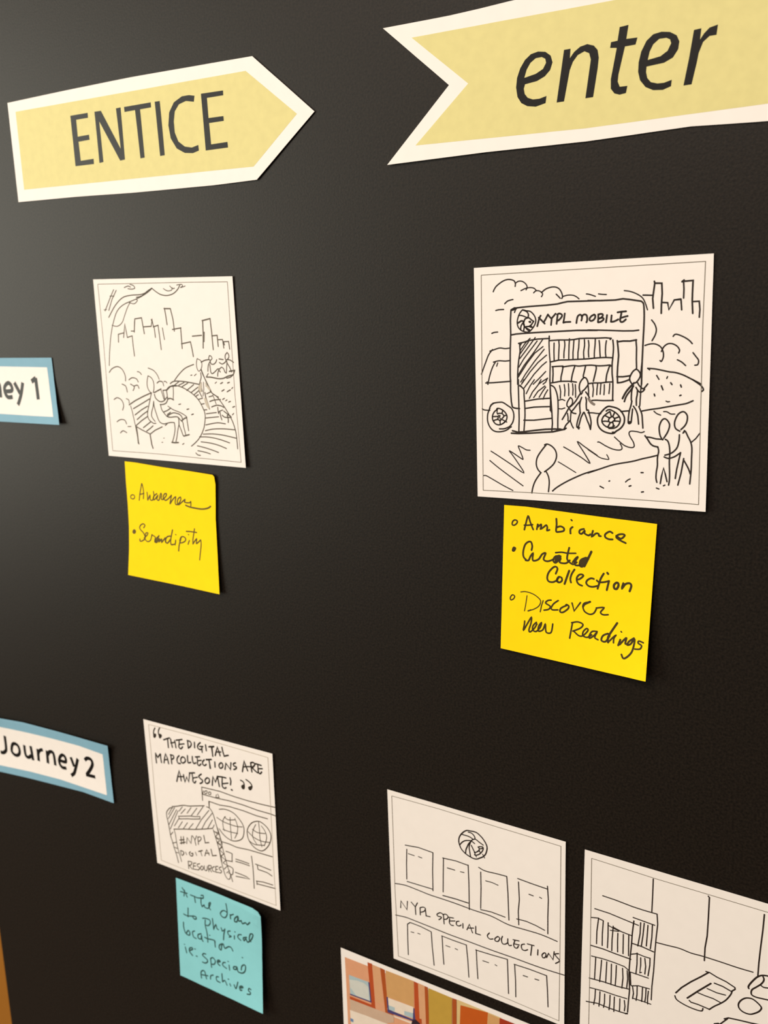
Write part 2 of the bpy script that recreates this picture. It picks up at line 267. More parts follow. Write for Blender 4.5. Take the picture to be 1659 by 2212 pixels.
DATA = r'''
S|entice|-154.22|-205.52|-0.294|235.7|62.8|1.0,0.6,1.2,0.6|-2326,598 -1954,604 -1593,610 -1244,615 -874,618 -517,621 -170,623 144,620 450,616 750,612 1042,609 1326,605 1602,601 1796,442 1989,286 2179,131 2368,-23 2179,-166 1985,-313 1787,-465 1583,-620 1276,-625 960,-630 662,-627 355,-625 39,-622 -286,-619 -598,-612 -918,-604 -1248,-597 -1597,-594 -1957,-591 -2327,-588 -2333,-346 -2335,-106 -2335,131 -2332,366
G|coloured_panel|khaki|
p||-2195,480 -1836,480 -1487,479 -1149,479 -820,478 -501,478 -190,477 112,476 405,476 691,475 969,474 1239,473 1503,472 1720,306 1935,141 2147,-21 1952,-171 1752,-326 1547,-484 1280,-481 1006,-478 724,-475 435,-472 138,-469 -167,-466 -482,-463 -805,-460 -1137,-456 -1480,-453 -1832,-449 -2195,-446 -2199,-211 -2200,22 -2199,253
G|printed_lettering|print|printed word ENTICE in thin capitals
P||-1220,328 -920,328 -921,273 -1126,273 -1127,83 -931,86 -929,29 -1122,25 -1114,-192 -890,-189 -891,-248 -1214,-246
P||-804,327 -696,326 -424,-119 -446,324 -370,326 -369,-244 -449,-248 -739,213 -728,-239 -797,-245
P||-315,324 110,325 110,272 -64,270 -50,-250 -118,-253 -144,271 -312,270
P||172,324 249,323 266,-253 194,-255
P||770,316 689,332 585,332 459,284 379,189 353,55 375,-85 456,-199 573,-257 692,-270 783,-251 779,-192 682,-210 579,-190 487,-128 442,-28 439,88 464,190 532,255 639,278 755,256
P||864,325 1179,320 1178,272 946,273 951,68 1163,65 1165,16 955,16 966,-204 1200,-201 1204,-259 883,-260
S|enter|128.93|-208.45|-1.175|246.6|63.9|0.8,0.5,0.5,1.2|-2445,632 -2200,628 -1962,624 -1730,621 -1415,626 -1134,635 -961,635 -792,635 -627,635 -464,635 -305,635 -150,635 3,635 153,635 299,635 443,635 584,635 723,635 859,635 992,635 1123,635 1251,635 1377,635 1501,635 1623,634 1742,634 1859,634 1975,634 2075,533 2174,433 2272,333 2369,235 2466,137 2411,31 2356,-77 2299,-186 2242,-297 2184,-410 2125,-525 2065,-642 1932,-640 1797,-638 1659,-636 1518,-634 1374,-632 1228,-630 1078,-628 933,-621 786,-613 636,-605 483,-596 310,-599 134,-602 -46,-606 -231,-609 -420,-612 -605,-609 -794,-607 -987,-604 -1185,-601 -1387,-598 -1590,-599 -1797,-600 -2009,-601 -2226,-602 -2448,-603 -2305,-470 -2163,-340 -2024,-213 -1888,-89 -1754,32 -1924,180 -2097,329 -2270,480
G|coloured_panel|khaki|
p||-2135,500 -1937,497 -1744,495 -1555,492 -1370,490 -1188,488 -1011,485 -838,483 -668,480 -502,478 -339,476 -179,474 -22,471 132,469 282,467 430,465 575,463 717,460 856,458 993,456 1127,454 1258,452 1388,450 1514,448 1639,447 1761,445 1881,443 2010,347 2137,253 2262,160 2211,53 2160,-56 2107,-167 2054,-279 2001,-392 1946,-508 1808,-506 1667,-505 1522,-503 1375,-502 1225,-500 1072,-498 920,-499 765,-499 606,-500 444,-500 279,-501 109,-502 -63,-503 -240,-503 -421,-504 -594,-499 -772,-494 -953,-490 -1138,-485 -1327,-480 -1520,-474 -1717,-469 -1920,-464 -2126,-458 -1979,-335 -1835,-214 -1694,-97 -1555,18 -1746,177 -1940,337
G|printed_lettering|print|printed italic word enter
P||-866,183 -798,170 -749,132 -732,75 -754,16 -803,-28 -878,-57 -992,-68 -1004,-103 -995,-148 -967,-183 -917,-204 -855,-206 -788,-192 -797,-250 -890,-268 -970,-253 -1028,-220 -1065,-164 -1078,-82 -1068,-4 -1037,71 -991,133 -934,172
H||-999,-14 -889,4 -821,34 -792,80 -799,114 -832,133 -889,132 -939,102 -975,52
P||-626,159 -567,159 -573,84 -534,128 -481,161 -417,172 -359,151 -325,112 -314,50 -323,-34 -361,-259 -430,-259 -396,-33 -384,45 -399,97 -442,119 -502,98 -545,51 -573,-11 -590,-91 -625,-259 -693,-259
P||-135,259 -60,263 -77,158 17,154 2,102 -88,101 -140,-108 -146,-164 -128,-208 -62,-210 -73,-265 -127,-271 -173,-255 -205,-213 -206,-136 -158,101 -216,110 -208,154 -152,156
P||217,165 286,152 341,118 364,69 356,11 315,-46 243,-75 98,-83 95,-124 106,-172 137,-209 193,-227 247,-229 310,-215 305,-264 238,-283 158,-274 93,-241 46,-182 28,-114 31,-40 51,40 94,116 149,157
H||107,-33 212,-21 270,12 298,65 288,96 258,112 199,114 150,80 122,29
P||479,135 537,138 529,55 559,95 601,132 666,144 657,70 603,70 554,34 522,-42 509,-112 472,-273 407,-273 447,-66
S|park|-151.85|-70.87|-0.150|114.2|110.7|1.0,0.6,1.6,0.8|-1110,1106 -767,1103 -432,1100 -105,1097 213,1094 524,1091 827,1088 1122,1085 1124,876 1126,666 1130,453 1134,239 1138,23 1144,-194 1150,-414 1157,-635 1165,-857 1174,-1081 870,-1085 558,-1088 238,-1092 -89,-1095 -424,-1098 -767,-1100 -1118,-1102 -1121,-848 -1123,-596 -1124,-346 -1124,-98 -1123,147 -1121,390 -1118,631 -1115,870
G|printed_frame_line|thin|
l2.6||-1038,1047 -206,1041 470,1035 1044,1027 1047,352 1060,-249 1107,-1021 456,-1020 -250,-1018 -1037,-1031 -1046,-328 -1036,335 -1038,1047
G|drawn_tree|ink2|bare tree trunk and branches at top left
s4||-970,53 -941,231 -888,440 -825,594 -744,722 -625,797 -458,845 -311,890 -217,946 -134,981
s4.5||-901,646 -772,786 -633,879 -486,905 -326,911 -218,938 -134,981
s4.5||-134,981 -78,944 3,905 104,892 208,914 280,961 318,1008
s3.5||53,972 110,946 178,951 195,981
s3.5||158,1000 197,969 231,974
s3.5||268,1009 344,1014 359,995 324,978 400,994
s4||-590,997 -525,1014 -483,1001
s4||-529,983 -468,976 -414,987 -436,1019 -488,1032
l4||-773,976 -840,888 -955,724
l4||-729,968 -816,862 -889,729
l3.5||-848,901 -775,900
l3||-972,737 -925,739
s3.5||-532,821 -445,804 -387,844 -421,857
s3.5||-858,549 -768,537 -680,581 -623,670 -567,758 -514,820
s5||-400,879 -320,890 -219,930 -135,978
G|drawn_skyline|ink2|stepped city skyline across the middle
l4.5||-771,343 -762,440 -672,456
l4.5||-675,402 -636,568 -611,402 -527,422 -524,300 -516,178
l4.5||-535,479 -484,479 -467,593
l5||-486,467 -458,625 -344,637 -318,448
l5||-321,530 -194,536 -170,624 -159,530 -79,549
l4.5||-185,617 -147,517 -138,405
l4.5||-80,542 -68,405 -58,261
l4||-13,518 7,381
l5.5||37,742 139,741
l5||46,746 58,653 68,555
l5||139,741 169,616 177,481
l5||148,499 286,518
l5||282,518 282,395 283,278
l5||276,333 421,357 439,273 452,187
l5||457,423 602,433
l5.5||625,600 749,623
l5.5||633,596 628,445 614,288
l4.5||646,470 634,361
l5||749,623 760,470 768,271
l5||760,428 841,434 847,308
l4.5||842,384 918,387 931,291
l4.5||932,363 1008,366 1018,280
l5||932,363 942,327
G|drawn_bush|ink2|looping foliage outlines at the left
s4.5||-981,-33 -928,14 -831,43 -751,12 -705,-66 -707,-131
s4.5||-773,-173 -711,-197 -692,-269
s4.5||-646,-116 -588,-89 -516,-100 -488,-138
s4.5||-625,-168 -564,-199 -588,-246
s4.5||-572,-193 -507,-178 -484,-216
s4||-491,-11 -452,-18 -423,-45
s4.5||-937,-371 -878,-346 -806,-373 -776,-438 -802,-499
s4||-720,-353 -679,-368 -676,-407
s4.5||-918,-652 -854,-622 -779,-625 -751,-671
l4||-732,-703 -676,-700
s4.5||-873,-792 -823,-762 -759,-783
s4||-302,37 -216,11 -159,-39 -130,-95
s5||-170,-142 -137,-121 -109,-118 -81,-124
l4||-72,-132 -62,-172
s4||-53,-120 -25,-118 -6,-135
G|drawn_bench|ink2|slatted bench seat, back and legs
l5.5||-678,-428 -562,-369 -411,-309 -278,-263
l5||-610,-473 -457,-404 -322,-341
l5||-589,-550 -466,-479 -360,-431
l5||-559,-606 -450,-536 -363,-490
l5||-590,-687 -480,-615 -373,-558
l5||-461,-703 -384,-657 -323,-620
l5||-407,-742 -346,-707 -292,-671
l4||-654,-440 -635,-502 -616,-596 -597,-687 -584,-773 -572,-857 -559,-915
l5||-587,-694 -493,-731 -353,-776
l5||-353,-778 -262,-724 -137,-675
l6.5||-354,-781 -346,-843 -338,-906 -321,-952
l7||-581,-710 -573,-804 -569,-905
l5.5||-228,-259 -111,-211
l4||-115,-214 -91,-284 -75,-334
l4||-82,-228 -70,-283 -61,-334
l5||-82,-228 -22,-221 -16,-271 -17,-312
s5.5||-22,-221 30,-181 100,-169 148,-166
l4||93,-172 89,-252 77,-338
s5.5||-12,-332 24,-320 51,-324 84,-336
l5||-94,-491 -33,-470 30,-437
l4.5||-37,-519 21,-488
s5||-46,-540 27,-505 83,-493 158,-504
s4||-17,-416 66,-455 167,-481 240,-508 275,-529
l4||-86,-657 -48,-632
G|drawn_figure|ink2|seated figure reading on the bench
s4||-313,-58 -333,-114 -340,-176 -324,-226 -292,-261
s4||-313,-58 -265,-77 -234,-116 -225,-162 -231,-218 -246,-259
s4.5||-278,-265 -308,-343 -338,-422 -363,-490 -372,-548 -356,-593 -322,-618 -282,-639 -239,-637
s4.5||-250,-367 -268,-434 -296,-497 -305,-549 -277,-590 -251,-614
s4.5||-251,-372 -247,-433 -220,-520 -192,-590 -160,-625 -105,-637 -55,-627 16,-613 68,-613
s5||-230,-279 -214,-324 -168,-358 -120,-367 -69,-349 -16,-302
s5||-144,-401 -102,-399 -52,-384 -21,-352 -10,-312
s4.5||-141,-403 -123,-464 -85,-508 -46,-540 -12,-551
s5||-47,-542 9,-550 79,-541 134,-541 148,-573 146,-629
s4.5||141,-543 179,-577 211,-600 220,-651 246,-746
s5||158,-504 197,-530 213,-575
s4.5||72,-613 76,-684 59,-757 18,-852
s4.5||146,-629 119,-707 98,-785 74,-853
l6.5||7,-858 56,-859 116,-853
s4.5||146,-634 175,-694 203,-763
l6||213,-768 259,-757 304,-745
l6||192,-586 235,-556 281,-539
s4.5||279,-529 286,-596 298,-697
G|drawn_path|ink2|curving plank path edges and slats
s4.5||123,-101 199,-29 308,48 447,95
s5||49,-141 104,-114 191,-108 293,-112 411,-124 511,-136
s4.5||-11,-220 64,-170 151,-163 253,-185 351,-226 432,-273 495,-327 540,-394 576,-468 574,-556 544,-659 476,-765 402,-833 329,-883
l4.5||117,-158 190,-115
l4.5||187,-156 276,-122
l4.5||237,-173 335,-126
l4.5||310,-215 427,-142
l4.5||376,-238 491,-171
l4.5||425,-261 505,-208
l4.5||448,-279 492,-258
l4.5||488,-315 556,-296
l4.5||525,-370 576,-361
l4.5||562,-437 612,-431
l4.5||600,-479 760,-457
l4.5||588,-530 790,-505
s4.5||581,-613 658,-596 776,-577 891,-583
s4.5||568,-683 687,-657 854,-644 1042,-645
s4.5||530,-726 683,-714 849,-719 1044,-742
s4.5||468,-763 613,-756 779,-771 942,-804
s4.5||489,-821 624,-825 758,-842 888,-874
s4.5||425,-873 535,-886 652,-906 760,-930
s4.5||429,-932 531,-940 628,-956
s4.5||395,-962 425,-983 467,-986
s4.5||560,42 616,-80 688,-214 782,-272 873,-367 948,-463 1007,-558 1048,-680 1058,-791 1062,-865
l4.5||623,-243 687,-219
l4.5||659,-277 712,-264
s5||666,-332 720,-315 780,-306 832,-301
s5||691,-395 733,-380 780,-371 839,-376 878,-391
l3.5||719,-253 764,-357
G|drawn_figure|ink2|walking figure on the path with a small dog
s3.5||510,166 493,114 497,52 523,18 561,45 578,98 564,141 512,162
s4.5||560,36 580,-16 611,-68 642,-119 683,-188 715,-236 805,-276
s4.5||549,1 553,-52 531,-105 507,-177 509,-221 546,-282
l3.5||584,-108 582,-196 564,-272
s6||597,-231 605,-284 629,-349 653,-419
s4.5||785,-395 791,-466 804,-443 858,-423
s5||816,-451 824,-499 839,-538
s5||848,-485 882,-505 934,-512 936,-564
s5||875,-435 920,-460 986,-500
s5||924,-486 948,-476 981,-496 951,-506 929,-494
s4.5||621,-151 650,-163 683,-188
s4||548,-113 549,-166 557,-219
q|softgrey|496,-168 548,-109 557,-140 545,-220 509,-221
q|softgrey|607,-112 635,-133 684,-184 670,-202 627,-159
q|softgrey|580,-298 615,-305 654,-410 630,-411 598,-368
G|drawn_picnic|ink2|group of people seated on a blanket at right
s5||568,124 629,147 694,157
s4||703,200 689,170 711,148 741,170 726,196 703,202
s4.5||710,144 719,109 759,104 796,128 810,157
s4.5||709,135 677,91 665,21
s4.5||700,96 705,48 711,9 733,-5 782,24 819,51 847,52 878,72 911,53 925,19 947,7
s4.5||842,51 818,8 812,-32
l4.5||840,34 856,17
l5||848,166 910,160
s4.5||850,125 892,109 939,131 952,148
s4.5||976,241 946,212 943,174 958,157 995,183 997,218 976,241
s4.5||970,159 1010,158 1064,131
s4.5||955,148 972,115 1003,72 1028,22
l4||966,140 948,15
s6||994,27 1035,35 1075,42
s5.5||636,-47 706,-47 775,-56 839,-61 903,-53 962,-30 1014,-17 1049,-8 1071,31
s4.5||949,-52 1007,-37 1049,-8
l4||636,-45 669,-5
G|drawn_grass|ink2|short grass dashes
l3||394,-32 412,-29
l3.5||447,-37 479,-16
l3.5||765,-116 789,-100
l5||849,-117 882,-103
l5||956,-107 985,-98
l5||863,-204 899,-185
l5||943,-208 993,-184
l4||1014,-170 1033,-155
l4.5||867,-300 897,-285
l4||913,-313 936,-301
l4.5||958,-327 987,-317
l5||1017,-383 1046,-373
l4||1005,-473 1027,-454
l4.5||362,-502 393,-492
l4||390,-34 407,-30
l4.5||165,-388 197,-381
l5||293,-442 324,-434
l4.5||366,-501 390,-493
l4||183,-872 209,-858
l3.5||-163,-869 -145,-866
l3||-129,-815 -115,-812
S|truck|110.57|-71.10|-1.381|112.1|111.6|0.6,0.6,2.0,0.9|-1101,1115 -892,1116 -688,1116 -488,1116 -293,1116 -101,1116 85,1116 268,1116 447,1116 622,1116 794,1116 961,1116 1125,1116 1125,955 1124,793 1124,629 1124,464 1124,297 1124,129 1124,-40 1125,-211 1125,-383 1126,-556 1127,-731 1128,-907 1129,-1084 963,-1087 793,-1089 620,-1092 443,-1095 263,-1097 79,-1100 -109,-1102 -301,-1104 -497,-1106 -697,-1108 -901,-1109 -1109,-1111 -1110,-917 -1110,-724 -1110,-533 -1110,-344 -1109,-156 -1109,30 -1108,215 -1107,398 -1106,580 -1105,760 -1103,938
G|printed_frame_line|thin|
l2.6||-1025,1045 31,1051 1059,1056 1051,540 1056,-248 1066,-1024 707,-1022 133,-1026 -503,-1033 -1047,-1043 -1041,56 -1025,1045
G|drawn_cloud|ink|wavy row of cloud outlines above the truck
s4.5||-904,886 -893,907 -868,938 -811,975 -763,991 -723,990 -688,977 -675,951 -678,926
s4||-674,955 -644,971 -605,968 -570,943 -557,914 -568,890
s4||-620,885 -574,903 -527,909 -489,901 -466,879
s4||-493,860 -470,877 -435,874 -408,855 -406,838 -416,822
s4.5||-416,859 -373,889 -320,904 -274,902 -240,883 -218,848 -210,813 -218,799
s4.5||-271,839 -252,821 -233,801
s4||-210,816 -161,826 -109,823 -76,808 -53,789
s4||17,830 46,825 101,806
s4.5||-787,771 -758,794 -726,803 -702,807
s4.5||-881,711 -849,717 -799,718
s4.5||-927,497 -902,506 -865,509
s4||130,826 162,821 202,818
s4||365,845 418,836 474,814 523,782 551,738 574,673
G|drawn_truck|ink|boxy truck body outline with cab and banner
l5.5||-724,706 -700,720 -672,728 -624,732 -529,738 -374,743 -260,751 -207,762 -161,769 -35,768 118,768
l5.5||-724,711 -688,729 -656,730 -672,721 -708,709
l4.5||-672,726 -688,687
l5.5||-724,709 -731,616 -730,485 -738,323 -741,102 -738,14
l5.5||-728,479 -675,487 -611,491 -454,498 -299,502 -72,509 120,506
s4.5||-951,329 -905,343 -847,358 -790,352 -738,357
s4.5||-922,344 -964,296 -995,228 -1021,168 -1045,108
s4.5||-916,224 -858,237 -792,234 -739,239
s4.5||-895,224 -925,176 -955,101 -976,21
l4||-870,217 -882,185
l5||-1001,23 -919,27 -820,35 -736,42
l5||-986,33 -978,11
l5.5||32,771 141,767 285,767 327,772 355,775 426,765 516,749
s5.5||516,749 536,731 543,691 546,617 544,516 540,415 537,313 533,176 532,26
l5||33,510 135,507 251,502 359,496 450,495 499,500
l5.5||-738,58 -739,-54 -733,-152 -723,-201
s5.5||-729,-174 -721,-204 -692,-215 -648,-218
s4.5||-1043,-228 -1029,-238 -1000,-242 -962,-242
s4.5||534,230 529,177 525,118 533,76 531,23 526,-22 525,-66 522,-120 520,-162 514,-176
s4.5||36,-242 81,-241 119,-245 160,-246
s5||347,-222 390,-217 422,-214
s5||540,-213 617,-197 687,-186 756,-172 858,-152 932,-137 988,-112
G|drawn_emblem|ink|round emblem of a maned head in profile
c4.5||-604,708 -571,700 -531,693 -504,672 -483,643 -474,607 -482,575 -502,543 -529,515 -557,503 -585,506 -616,517 -644,539 -659,569 -661,605 -652,641 -638,673 -622,694
s5||-604,708 -582,700 -563,690 -551,674 -547,656 -554,636
s4.5||-646,659 -622,658 -595,650 -571,640 -556,634
s5||-585,621 -567,631 -544,634 -528,623 -509,608 -495,601
s5||-495,601 -509,583 -525,564 -545,555 -568,554 -584,551 -594,567 -596,589 -589,610 -583,624
c4||-542,598 -532,602 -525,596 -532,590
s6||-657,587 -639,597 -619,607 -595,603
s5||-596,596 -612,578 -624,557 -628,528
s5||-596,585 -590,560 -597,517
s5||-584,552 -565,538 -537,523
s5||-529,564 -517,551 -505,544
s5||-580,549 -557,523 -533,512
l5||-545,555 -521,547
G|handwriting|ink|hand-lettered words NYPL MOBILE
l6||-460,555 -451,585 -440,628 -425,651
l6||-444,633 -415,606 -386,577
l6||-396,588 -376,619 -353,659
l6||-353,659 -338,639 -319,621 -278,664
l6||-317,621 -323,563
l6||-257,660 -264,613 -269,572
s6||-263,655 -242,665 -218,654 -218,636 -239,612 -258,600
l6||-189,663 -195,621 -203,581
l6||-203,582 -178,586 -135,587
s6||-77,575 -73,604 -64,635 -43,649 -28,638 -25,617 -30,596
s6||-25,627 -14,645 5,649 20,640 25,616 24,595 18,579
s6||91,645 67,635 49,615 49,598 64,590 86,600 100,621 99,640 89,646
l6||129,647 129,610 126,579
s6||128,641 144,649 166,648 171,636 159,619 133,608
s6||133,609 162,616 179,608 173,595 152,581 128,576
l6||210,638 206,608 201,575
l6||252,634 249,603 247,579
s6||246,579 267,579 292,587 313,598
l6||306,659 341,664 383,666
l6||343,662 338,635 331,601
s6||331,608 363,617 398,625
s6||331,604 331,584 342,574 360,578 382,596
G|drawn_side_window|ink|narrow upright panel at the rear of the truck
l5.5||306,411 314,349 320,280 312,176 310,106 313,36
l5.5||308,401 360,407 423,406 480,416
l5||476,412 482,348 482,245 485,169
l5.5||307,91 361,91 401,96 430,101
s5.5||312,36 346,40 383,51 421,65
G|drawn_book_shelf|ink|two shelves of upright books in the side opening
s4.5||-342,461 -344,401 -342,335 -338,270 -333,204 -336,116 -336,28 -334,-61 -332,-128 -325,-243
l5||-334,421 -253,425 -151,424 -101,427 -46,436 21,437 111,436 199,438 250,433
l5||250,433 241,423
l4.5||-294,398 -296,322 -294,237
l4.5||-248,421 -244,378 -248,313 -251,243
s4.5||-193,420 -189,377 -197,312 -198,260
l4.5||-144,434 -148,376 -150,312 -151,251
l4.5||-101,423 -105,363 -110,312 -110,251
l4.5||-51,431 -55,354 -62,311 -63,249
s4.5||-1,424 1,375 -8,311 -5,259
s4.5||37,417 42,374 38,319 41,268
s4.5||102,427 100,374 94,310 94,261
s4.5||138,415 143,373 146,310 150,263
s4.5||206,412 200,372 198,309 203,265
s5||265,418 272,351 267,266 261,203 262,118 269,54 270,-31 269,-123
s5||-333,224 -291,232 -244,241 -161,243 -69,247 22,251 112,259 192,263 262,260
s5||-314,180 -277,183 -239,185 -207,186
s5||-212,178 -156,186 -101,191 -55,186 0,191 67,194 135,188 201,191 241,195 248,186
l5||-307,177 -305,116 -309,41
s5||-207,175 -216,129 -226,86 -228,44
s5||-91,188 -105,147 -119,95 -127,40
s5||11,188 2,147 -9,104 -10,87
s5||108,190 113,165 102,113 86,49
s5||237,186 224,148 211,105 204,39
s5||-334,28 -277,37 -230,45 -137,46 -77,39
s5||46,27 91,33 158,34 212,41 265,44
l4.2||-241,6 -230,-51 -234,-113
l4.2||-195,16 -188,-37 -192,-90
l4.2||-154,25 -150,-37 -151,-87
l4.2||-114,25 -109,-27 -112,-80
l4.2||-87,17 -84,-36 -84,-101
l4.2||80,27 87,-25 81,-92
l4.2||127,27 121,-24 119,-74
l4.2||158,28 154,-24 151,-69
l4.2||190,19 190,-32 187,-73
l4.2||241,28 239,-14 234,-62
s5||74,-127 115,-124 182,-126 276,-123
G|drawn_door|ink|hatched doorway with boarding steps
l5||-651,399 -596,410 -533,427 -454,437 -339,441
l4.5||-341,463 -341,435
l5||-640,399 -636,323 -650,249 -659,176 -664,102 -665,14
l4||-641,370 -620,399
l4||-636,330 -581,402 -533,445
l4||-636,301 -549,413
l4||-640,257 -573,337 -481,451
l4||-651,176 -598,256 -462,419
l4||-658,102 -599,190 -502,307 -407,432
l4||-665,72 -567,212 -487,307 -404,367
l4||-633,35 -584,110 -487,234 -392,342
l4||-625,15 -536,132 -456,219 -369,288
l4||-569,15 -496,110 -417,190 -370,226
l4||-505,16 -441,74 -378,136
l4||-453,16 -410,44 -359,74
l4||-406,17 -379,37 -361,74
l5||-657,58 -658,-16 -655,-165 -653,-316 -658,-452
s5||-643,-1 -625,-12 -601,-38 -600,-90 -595,-164 -592,-276 -598,-359 -604,-431
l4.5||-641,6 -625,-8
l4||-601,-23 -536,59
l4||-578,-75 -537,0 -493,59
l4||-546,-119 -514,-59 -457,8 -426,60
l4||-502,-111 -458,-51 -387,1
l4||-446,-106 -410,-50 -379,-9
l4||-407,-124 -387,-79 -359,-35
l4||-625,14 -600,59
l5||-590,-146 -538,-137 -458,-123 -340,-114
l5||-591,-216 -499,-201 -419,-196 -329,-192
l5||-604,-329 -500,-326 -396,-312 -321,-303
l5||-338,60 -332,-49 -326,-144 -319,-232 -313,-351 -319,-421
l5||-331,-144 -334,-229
s5||-328,9 -293,-12 -270,-63 -258,-128 -256,-231 -259,-319 -259,-408
l6||-736,-459 -662,-460 -541,-452 -420,-440 -310,-431 -239,-413 -189,-402
l6||-724,-435 -670,-446 -605,-441 -500,-424 -381,-409 -286,-403 -224,-407
l4||-254,-132 -216,-122 -189,-133
l4||-255,-210 -220,-212 -189,-202
G|drawn_wheel|ink|front wheel with spoked hub
s5||-928,-173 -895,-166 -863,-162 -829,-161 -800,-174 -766,-195 -734,-216 -714,-250 -708,-293 -715,-337 -731,-369 -755,-395 -787,-410 -819,-419 -862,-421
s5||-961,-221 -975,-251 -986,-283 -989,-333 -982,-370 -964,-406 -938,-433 -905,-448 -862,-450 -814,-441 -777,-425 -750,-404 -736,-397
q||-925,-169 -914,-175 -939,-194 -955,-216 -964,-236 -972,-231 -969,-214 -958,-192 -944,-177
c5||-870,-221 -838,-230 -811,-247 -790,-271 -780,-300 -789,-335 -808,-355 -835,-373 -867,-382 -899,-375 -920,-356 -933,-331 -935,-299 -924,-270 -905,-247 -889,-237
s5||-889,-234 -886,-225 -878,-221
q||-894,-233 -881,-234 -877,-249 -886,-251
l5||-930,-303 -879,-300 -863,-290
s5||-879,-300 -874,-315 -882,-327 -866,-334 -855,-341 -847,-334 -820,-306 -809,-291
l5||-928,-346 -906,-335 -885,-330
l5||-881,-272 -860,-269 -833,-269 -825,-243
l5||-833,-267 -812,-291 -785,-286
l4.5||-855,-336 -854,-356 -853,-376
l4.5||-829,-331 -802,-342 -784,-352
s4||-886,-254 -884,-269 -879,-278
s4||-852,-292 -860,-307 -850,-322
q||-807,-340 -786,-334 -802,-359 -835,-375 -840,-370 -818,-357
G|drawn_wheel|ink|rear wheel with spoked hub
c5.5||229,-178 262,-181 291,-187 319,-197 344,-214 363,-238 378,-266 382,-294 377,-329 358,-362 334,-385 307,-402 294,-415 274,-425 231,-422 189,-409 157,-387 137,-359 129,-326 130,-289 143,-258 166,-229 197,-197
s5||210,-222 225,-211 246,-208 271,-218 296,-232 319,-251 336,-273 343,-299 335,-330 317,-357 290,-374 260,-379 237,-379
s5||246,-225 229,-235 204,-254 183,-275 171,-302 173,-325 186,-345 207,-361 231,-370 256,-371 277,-363 289,-354
c5||270,-271 284,-283 291,-299 278,-311 262,-324 245,-323 234,-309 238,-290 251,-278
l5||246,-225 257,-263
l5||289,-232 278,-258 270,-271
l5||332,-270 313,-278 289,-287
l5||337,-312 310,-310 285,-311
l5||175,-317 201,-314 232,-316
l5||200,-263 226,-276 245,-284
l5||249,-327 235,-352 227,-366
l5||272,-322 279,-342 277,-356
q||199,-191 218,-176 247,-175 245,-181 227,-184 208,-195
q||265,-408 294,-405 307,-404 297,-417 280,-424 269,-420
G|drawn_figure|ink|child figure holding the adult's hand
s4.5||-136,-103 -155,-130 -168,-158 -167,-183 -153,-194
s4.5||-136,-103 -119,-117 -113,-138 -119,-167 -139,-186
l5||-150,-202 -168,-233 -191,-272 -215,-311
l5||-153,-192 -139,-217 -125,-235
s5||-127,-235 -109,-247 -81,-252
l4.5||-129,-242 -132,-279 -134,-314
l4.5||-163,-252 -157,-289 -158,-321
s5||-134,-315 -158,-340 -178,-362 -193,-391 -196,-404
l4.5||-135,-323 -119,-364 -105,-388
s5||-282,-404 -241,-401 -205,-406 -175,-391
G|drawn_figure|ink|adult figure leading the child along the truck
s5||-3,82 -25,60 -43,29 -49,-8 -44,-38 -36,-61
s5||-3,82 16,76 32,48 36,18 17,-10 -3,-32 -22,-46
s5||-36,-63 -57,-94 -80,-132 -109,-166 -139,-192
s5||-19,-56 -31,-72
l5||-25,-100 -38,-134 -70,-169 -99,-207 -125,-235
s5||-38,-134 -44,-168 -42,-205 -39,-239
l4.5||37,9 41,-37 41,-83
s5||14,-50 33,-74 49,-102
s5||14,-99 21,-130 19,-167 24,-216 39,-216 47,-247
s5||-37,-242 -50,-277 -63,-318 -71,-356 -69,-379 -56,-374 -43,-333 -30,-286 -6,-239
s5||-1,-238 15,-272 31,-315 48,-352 61,-395
s5||47,-247 60,-290 67,-330 64,-367 61,-395
q||-69,-378 -43,-374 -41,-386 -53,-402
G|drawn_sleeve|grey|grey shaded sleeve
q||30,-108 46,-102 65,-123 85,-144 106,-157 98,-174 75,-166 53,-148 37,-126
G|drawn_figure|ink|figure standing behind the rear wheel with a raised arm
s5||482,160 455,141 434,108 424,78 429,52 445,29
s5||482,160 504,144 519,118 518,91 499,58 478,37
s6.5||466,37 439,10 409,-23 385,-57 361,-104
s5.5||460,10 437,-26 409,-62 391,-93 378,-132
s5||451,-5 444,-38 442,-74 442,-113 447,-128
s5||496,40 509,17 530,-4 549,-14 569,5 588,29
s5||483,-3 501,-31 522,-46 546,-36 561,-18
s5||496,-34 495,-67 488,-106 489,-163
s5||447,-125 439,-167 426,-212 419,-264 418,-325 441,-321 447,-278 455,-197
s5||462,-171 485,-205 501,-247 508,-292 512,-331
s5||512,-174 528,-210 541,-246 547,-306 552,-366
q||415,-310 427,-306 444,-306 448,-321 432,-324 418,-331
G|drawn_figure|ink|back view of a head and shoulders at the bottom
s5||-393,-559 -365,-550 -322,-567 -286,-603 -272,-647 -278,-692 -302,-739 -342,-779 -394,-819
s5||-377,-558 -413,-601 -453,-656 -474,-702 -478,-756 -462,-800 -434,-829
s5||-430,-829 -466,-877 -495,-925 -515,-980 -526,-1035
s5||-378,-815 -354,-863 -346,-923 -354,-1011
G|drawn_figure|ink|shorter figure of the embracing pair
s5||732,-464 710,-430 700,-381 701,-339 717,-297 741,-276 765,-285 787,-316 789,-350 772,-399 742,-449
s5.5||573,-434 595,-462 624,-504 653,-523 691,-530
l5||594,-445 623,-447 672,-458 735,-460
s5||691,-530 699,-570 690,-627 691,-698 683,-755 681,-812 690,-851
s5||756,-459 777,-472 792,-510 799,-573 797,-657 802,-762 802,-826 796,-869
l5||721,-860 730,-795 747,-716 764,-772 781,-838
G|drawn_figure|ink|taller figure of the embracing pair
